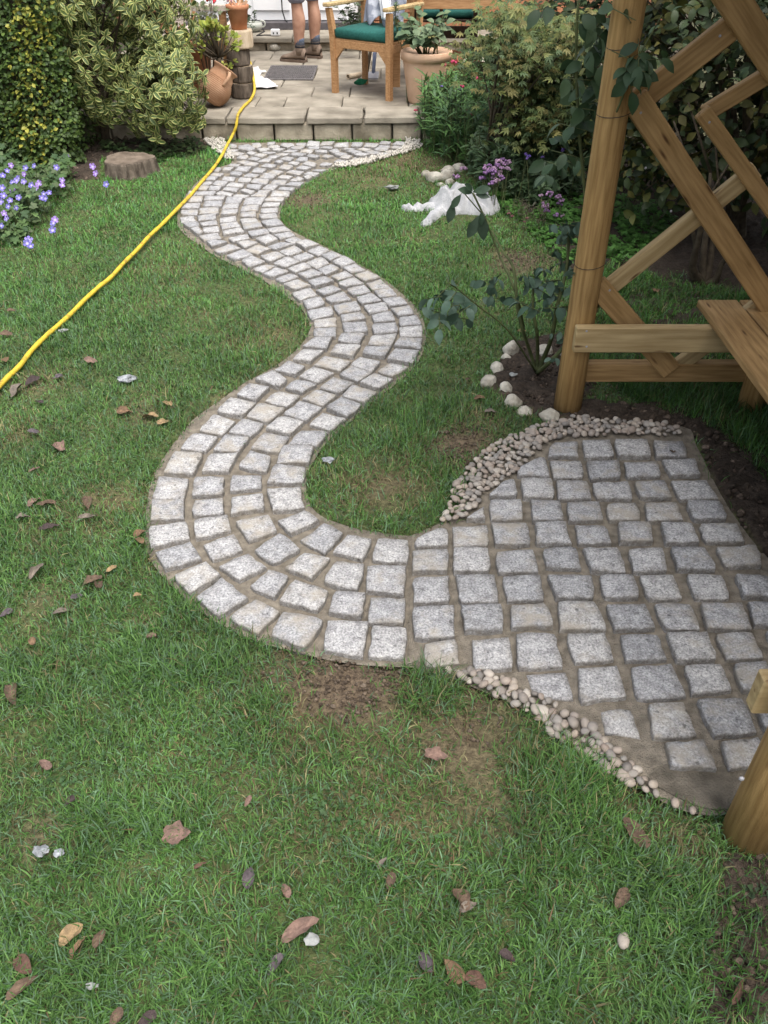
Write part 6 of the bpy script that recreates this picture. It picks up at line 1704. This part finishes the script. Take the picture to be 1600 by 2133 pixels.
    for px, py, lab, cc in ((492, 18, 'small pink flowered plant behind the bench arm', (.7, .4, .5)), (732, 45, 'low leafy pot plant between the chair and the doors', (.1, .13, .09))):
        y = 9.5; q = PY(px, py, y); t = thing('pot_plant', (q.x, y, ZT), lab, 'plant'); lf = Plant([palmate(.03, c, i) for i, c in enumerate(((.04, .07, .035), (.06, .095, .05), (.09, .12, .07)))], M_LEAF); m = MB()
        MB().lathe([(0, 0), (.07, 0), (.095, .12), (.10, .125), (.1, .14), (.085, .14), (0, .12)], 20, Matrix.Translation((q.x, y, ZT))).build('pot_body', M_WHITE if px > 700 else M_TERRA, t, True)
        for k in range(170): e = Vector((q.x + random.gauss(0, .08), y + random.gauss(0, .07), ZT + .16 + abs(random.gauss(0, .11)))); lf.add(orient(e, rdir(-30, 60), s=random.uniform(.6, 1.2))); (m.tube([(q.x, y, ZT + .12), e], .002, 4) if k % 6 == 0 else None)
        tag(m.build('stem', M_GSTEM, t), kind='stuff'); lf.finish(t, 50)
        if px < 700:
            fl = Plant([clustervar(6, .022, .012, cc, 3)], M_PETAL, 'flower')
            for k in range(7): fl.add(orient((q.x + random.gauss(0, .08), y - .08, ZT + .34 + random.gauss(0, .05)), (1, 0, 0), Vector((0, -.7, .7))))
            fl.finish(t, 7)
    # asparagus-like sprig by the chair arm
    t = thing('trailing_sprig', G(822, 200, PZ), 'feathery green sprig rising beside the carver chair', 'plant'); m = MB(); lf = Plant([leafvar(.03, .008, 3, .1, .2, .5, c, seed=i) for i, c in enumerate(((.10, .16, .06), (.14, .2, .08)))], M_LEAF)
    P = smooth_line([Vector((G(848, 214, PZ).x, G(848, 214, PZ).y, PZ)), PY(842, 120, 7.55), PY(828, 70, 7.5), PY(824, 35, 7.48), PY(826, 10, 7.46)], 5); m.tube(P, .003, 5)
    for q in P[8:]:
        for k in range(14): lf.add(orient(q + rdir() * .012, rdir(-10, 70), s=random.uniform(.7, 1.4)))
    m.build('stem', M_GSTEM, t); lf.finish(t, 60)
flowers()

# ------------------------------------------------------------------ fallen leaves and scraps on the lawn
def litter():
    def dead(seed, elong, lobed):
        rd = random.Random(seed); n = 16; V = [(0, 0, .1)]; T = []
        curl = rd.uniform(.15, .5); tw = rd.uniform(-.4, .4)
        for ring in (.55, 1):
            for k in range(n):
                a = 2 * math.pi * k / n; r = ring * (.5 + .0 * a) * (1 + (.16 * math.cos(5 * a) if lobed else .05 * math.cos(3 * a + 1)) + rd.uniform(-.05, .05)); tip = .14 * max(0, math.cos(a)) ** 8
                x, y = (r + tip * ring) * math.cos(a), r * math.sin(a) * elong; V.append((x, y, curl * (y / elong) ** 2 * 2.2 * (1 + .6 * x) + tw * 2 * x * y + rd.uniform(-.07, .07) * ring + .03))
        for k in range(n):
            a, b = 1 + k, 1 + (k + 1) % n; T += [(0, a, b), (a, a + n, b + n), (a, b + n, b)]
        C = []
        for k in range(n): C += [(1, 1, 1), (.9, .9, .9), (.9, .9, .9)]
        return np.array(V, np.float32), np.array(T, np.int32), np.array(C, np.float32)
    PALL = {'brown': (.125, .088, .062), 'pink': (.20, .135, .11), 'tan': (.30, .22, .12), 'dark': (.06, .045, .045), 'purple': (.10, .085, .095), 'orange': (.175, .115, .07), 'grey': (.17, .15, .125), 'red': (.115, .068, .05)}
    L = [(28,1443,55,'brown',.5,0,'long dull brown leaf at the lawn edge'),(95,1594,34,'pink',.6,0,'small pinkish leaf alone above the lobed one'),(147,1668,24,'dark',.6,0,'tiny black leaf in the lower lawn'),(365,1737,54,'pink',.85,1,'lobed pinkish brown leaf standing out in the near lawn'),
         (415,1803,26,'red',.35,0,'slim dark red leaf in the near lawn'),(517,1832,42,'purple',.6,0,'dark slate coloured leaf in the near lawn'),(597,1858,34,'pink',.55,0,'soft pink brown leaf right of the slate coloured one'),(517,1667,24,'pink',.5,0,'small upright pinkish leaf by the bare patch'),
         (145,1950,52,'tan',.75,0,'bright tan yellow leaf, the lightest on the near lawn'),(205,1957,40,'brown',.5,0,'dark brown leaf touching the bright tan one'),(160,1978,44,'orange',.35,0,'narrow rusty leaf below the bright tan one'),(48,2008,46,'red',.7,0,'reddish brown leaf in the bottom corner of the lawn'),(42,2060,62,'brown',.4,0,'long curled brown leaf below the reddish one'),
         (620,1940,80,'pink',.42,0,'largest curled leaf, a brownish crescent in the near lawn'),(575,2006,44,'purple',.5,0,'greyish curled leaf below the crescent leaf'),(245,2116,34,'brown',.7,0,'brown leaf half cut by the bottom of the lawn'),(310,2120,36,'dark',.7,0,'dark leaf at the very bottom of the lawn'),
         (905,1572,44,'pink',.65,1,'pinkish leaf on the thin grass below the setts'),(1325,1740,70,'brown',.6,0,'large brown leaf lying near the near post'),(1297,1870,46,'brown',.6,0,'brown leaf standing in grass below the large one'),(960,1872,48,'brown',.7,0,'folded brown leaf in the near lawn centre'),(972,1890,40,'grey',.5,0,'grey brown leaf tucked under the folded one'),
         (890,2008,44,'purple',.65,0,'grey violet leaf beside the orange brown pair'),(948,2026,50,'orange',.65,0,'orange brown leaf of the pair at the bottom'),(990,2040,44,'red',.7,0,'dark red leaf of the pair at the bottom'),(795,1800,28,'grey',.4,0,'thin grey leaf above the small brown one'),(815,1832,32,'brown',.6,0,'small brown leaf below the thin grey one'),(1535,2070,60,'red',.25,0,'slender red brown leaf on the dark soil'),(1055,1990,34,'dark',.6,0,'blackened leaf right of the centre near lawn'),
         (22,647,16,'brown',.7,0,'little brown leaf near the hose, farthest back'),(14,697,24,'brown',.7,0,'brown leaf just above the hose end'),(11,750,30,'orange',.5,0,'rusty leaf on the far side of the hose end'),(190,752,26,'pink',.75,0,'round pinkish leaf on the open lawn below the hose'),(122,785,20,'purple',.7,0,'small grey leaf below the hose'),(84,838,24,'dark',.6,0,'dark leaf beside the dry patch by the hose'),
         (36,812,38,'grey',.7,0,'wide grey leaf on the dry patch by the hose'),(66,795,34,'dark',.5,0,'curled dark leaf on the dry patch by the hose'),(258,858,30,'orange',.7,0,'orange brown leaf left of the curled tan one'),(313,868,38,'tan',.5,0,'curled tan leaf in the group near the path'),(338,880,24,'tan',.7,0,'small yellow tan leaf nearest the path'),(350,842,26,'tan',.5,0,'pale curled leaf at the back of the group near the path'),
         (70,900,22,'purple',.7,0,'bluish leaf above the two toned one'),(122,933,36,'pink',.7,1,'two toned pink and brown leaf on the mid lawn'),(71,979,24,'pink',.5,0,'little pinkish leaf below the two toned one'),(72,1046,36,'pink',.6,0,'crumpled leaf of the cluster on the mid lawn'),(100,1050,38,'brown',.5,0,'brown leaf of the cluster on the mid lawn'),(46,1078,26,'grey',.7,0,'grey leaf under the mid lawn cluster'),
         (182,1045,36,'brown',.55,0,'folded brown leaf between cluster and path'),(180,1078,36,'grey',.4,0,'greyish straw coloured leaf below the folded brown one'),(100,1098,38,'dark',.35,0,'dark slender leaf below the mid lawn cluster'),(290,1112,26,'orange',.6,0,'orange leaf touching the outer edge of the path bend'),(291,1126,26,'orange',.7,0,'second orange brown leaf at the path bend'),(75,1192,42,'grey',.4,0,'broad grey leaf on the lower left lawn'),
         (190,1212,40,'brown',.6,0,'brown leaf pair, upper one, near the path bend'),(205,1220,30,'brown',.6,0,'brown leaf pair, lower one, near the path bend'),(231,1186,26,'tan',.5,0,'tan leaf above the brown pair'),(285,1240,16,'tan',.6,0,'tiny yellow leaf close to the path bend'),(158,1243,24,'purple',.7,0,'grey leaf below the brown pair'),(130,1276,32,'grey',.75,0,'round mottled grey leaf in the lower lawn'),(15,1276,26,'purple',.6,0,'slate leaf at the lawn margin'),(68,1336,26,'orange',.6,0,'rusty leaf low at the lawn margin'),(314,1326,26,'pink',.6,0,'pinkish leaf just outside the path curve'),
         (1000,830,22,'orange',.6,0,'small orange leaf left of the rose bed rocks'),(1366,606,26,'orange',.6,0,'orange brown leaf on the soil behind the lattice'),(975,790,18,'brown',.5,0,'brown leaf in grass near the rose bed'),(1020,858,24,'grey',.8,0,'faded round leaf in front of the rose bed rocks'),(1400,940,20,'brown',.6,0,'dark leaf at the far margin of the setts'),(1085,690,22,'tan',.4,0,'pale tan leaf in the grass behind the rose bed'),(235,1960,0,'brown',1,0,'')]
    M_ = {}
    for i, (px, py, s, pal, el, lob, lab) in enumerate(L):
        if not s: continue
        b = G(px, py, .024); w = s * depth(b) / CAM_F * .98; v, tt, c = dead(i, el, lob); col = np.array(PALL[pal])
        me = fast_mesh('fallen_leaf', v * w, tt, c * col * rng.uniform(.85, 1.15, (len(c), 1)), smooth=True); me.materials.append(M_DEAD)
        o = link('fallen_leaf', me, None, Matrix.Translation(b) @ Euler((random.uniform(-.3, .3), random.uniform(-.3, .3), random.uniform(0, 6.28) if el > .45 else random.uniform(.3, 1.2))).to_matrix().to_4x4()); tag(o, lab, 'leaf', 'fallen leaves on the lawn')
    for i, (px, py, s, mat, lab) in enumerate(((265,788,38,M_GLASS,'scrap of clear crumpled plastic on the lawn below the hose'),(683,957,28,M_GLASS,'grey foil scrap on the grass inside the path bend'),(818,390,26,M_SCRAP,'white paper scrap on the grass beyond the path'),(650,1957,34,M_SCRAP,'pale lichen lump next to the crescent leaf'),(192,2053,24,M_SCRAP,'small white scrap low in the near lawn'),(124,1777,24,M_GLASS,'shiny white scrap beside the bare patch'),(85,1772,34,M_GLASS,'dull grey plastic scrap on the bare patch'),(132,688,18,M_SCRAP,'two white crumbs of paper just below the hose'),(1068,779,16,M_SCRAP,'white curled petal on the soil of the rose bed'))):
        b = G(px, py, .028); w = s * depth(b) / CAM_F * .5; v, f = lumpy(2, (w, w * .7, w * .28), .7, 2.2, i + 40)
        tag(MB().add([b + q for q in v], f).build('scrap', mat), lab, 'scrap')
litter()
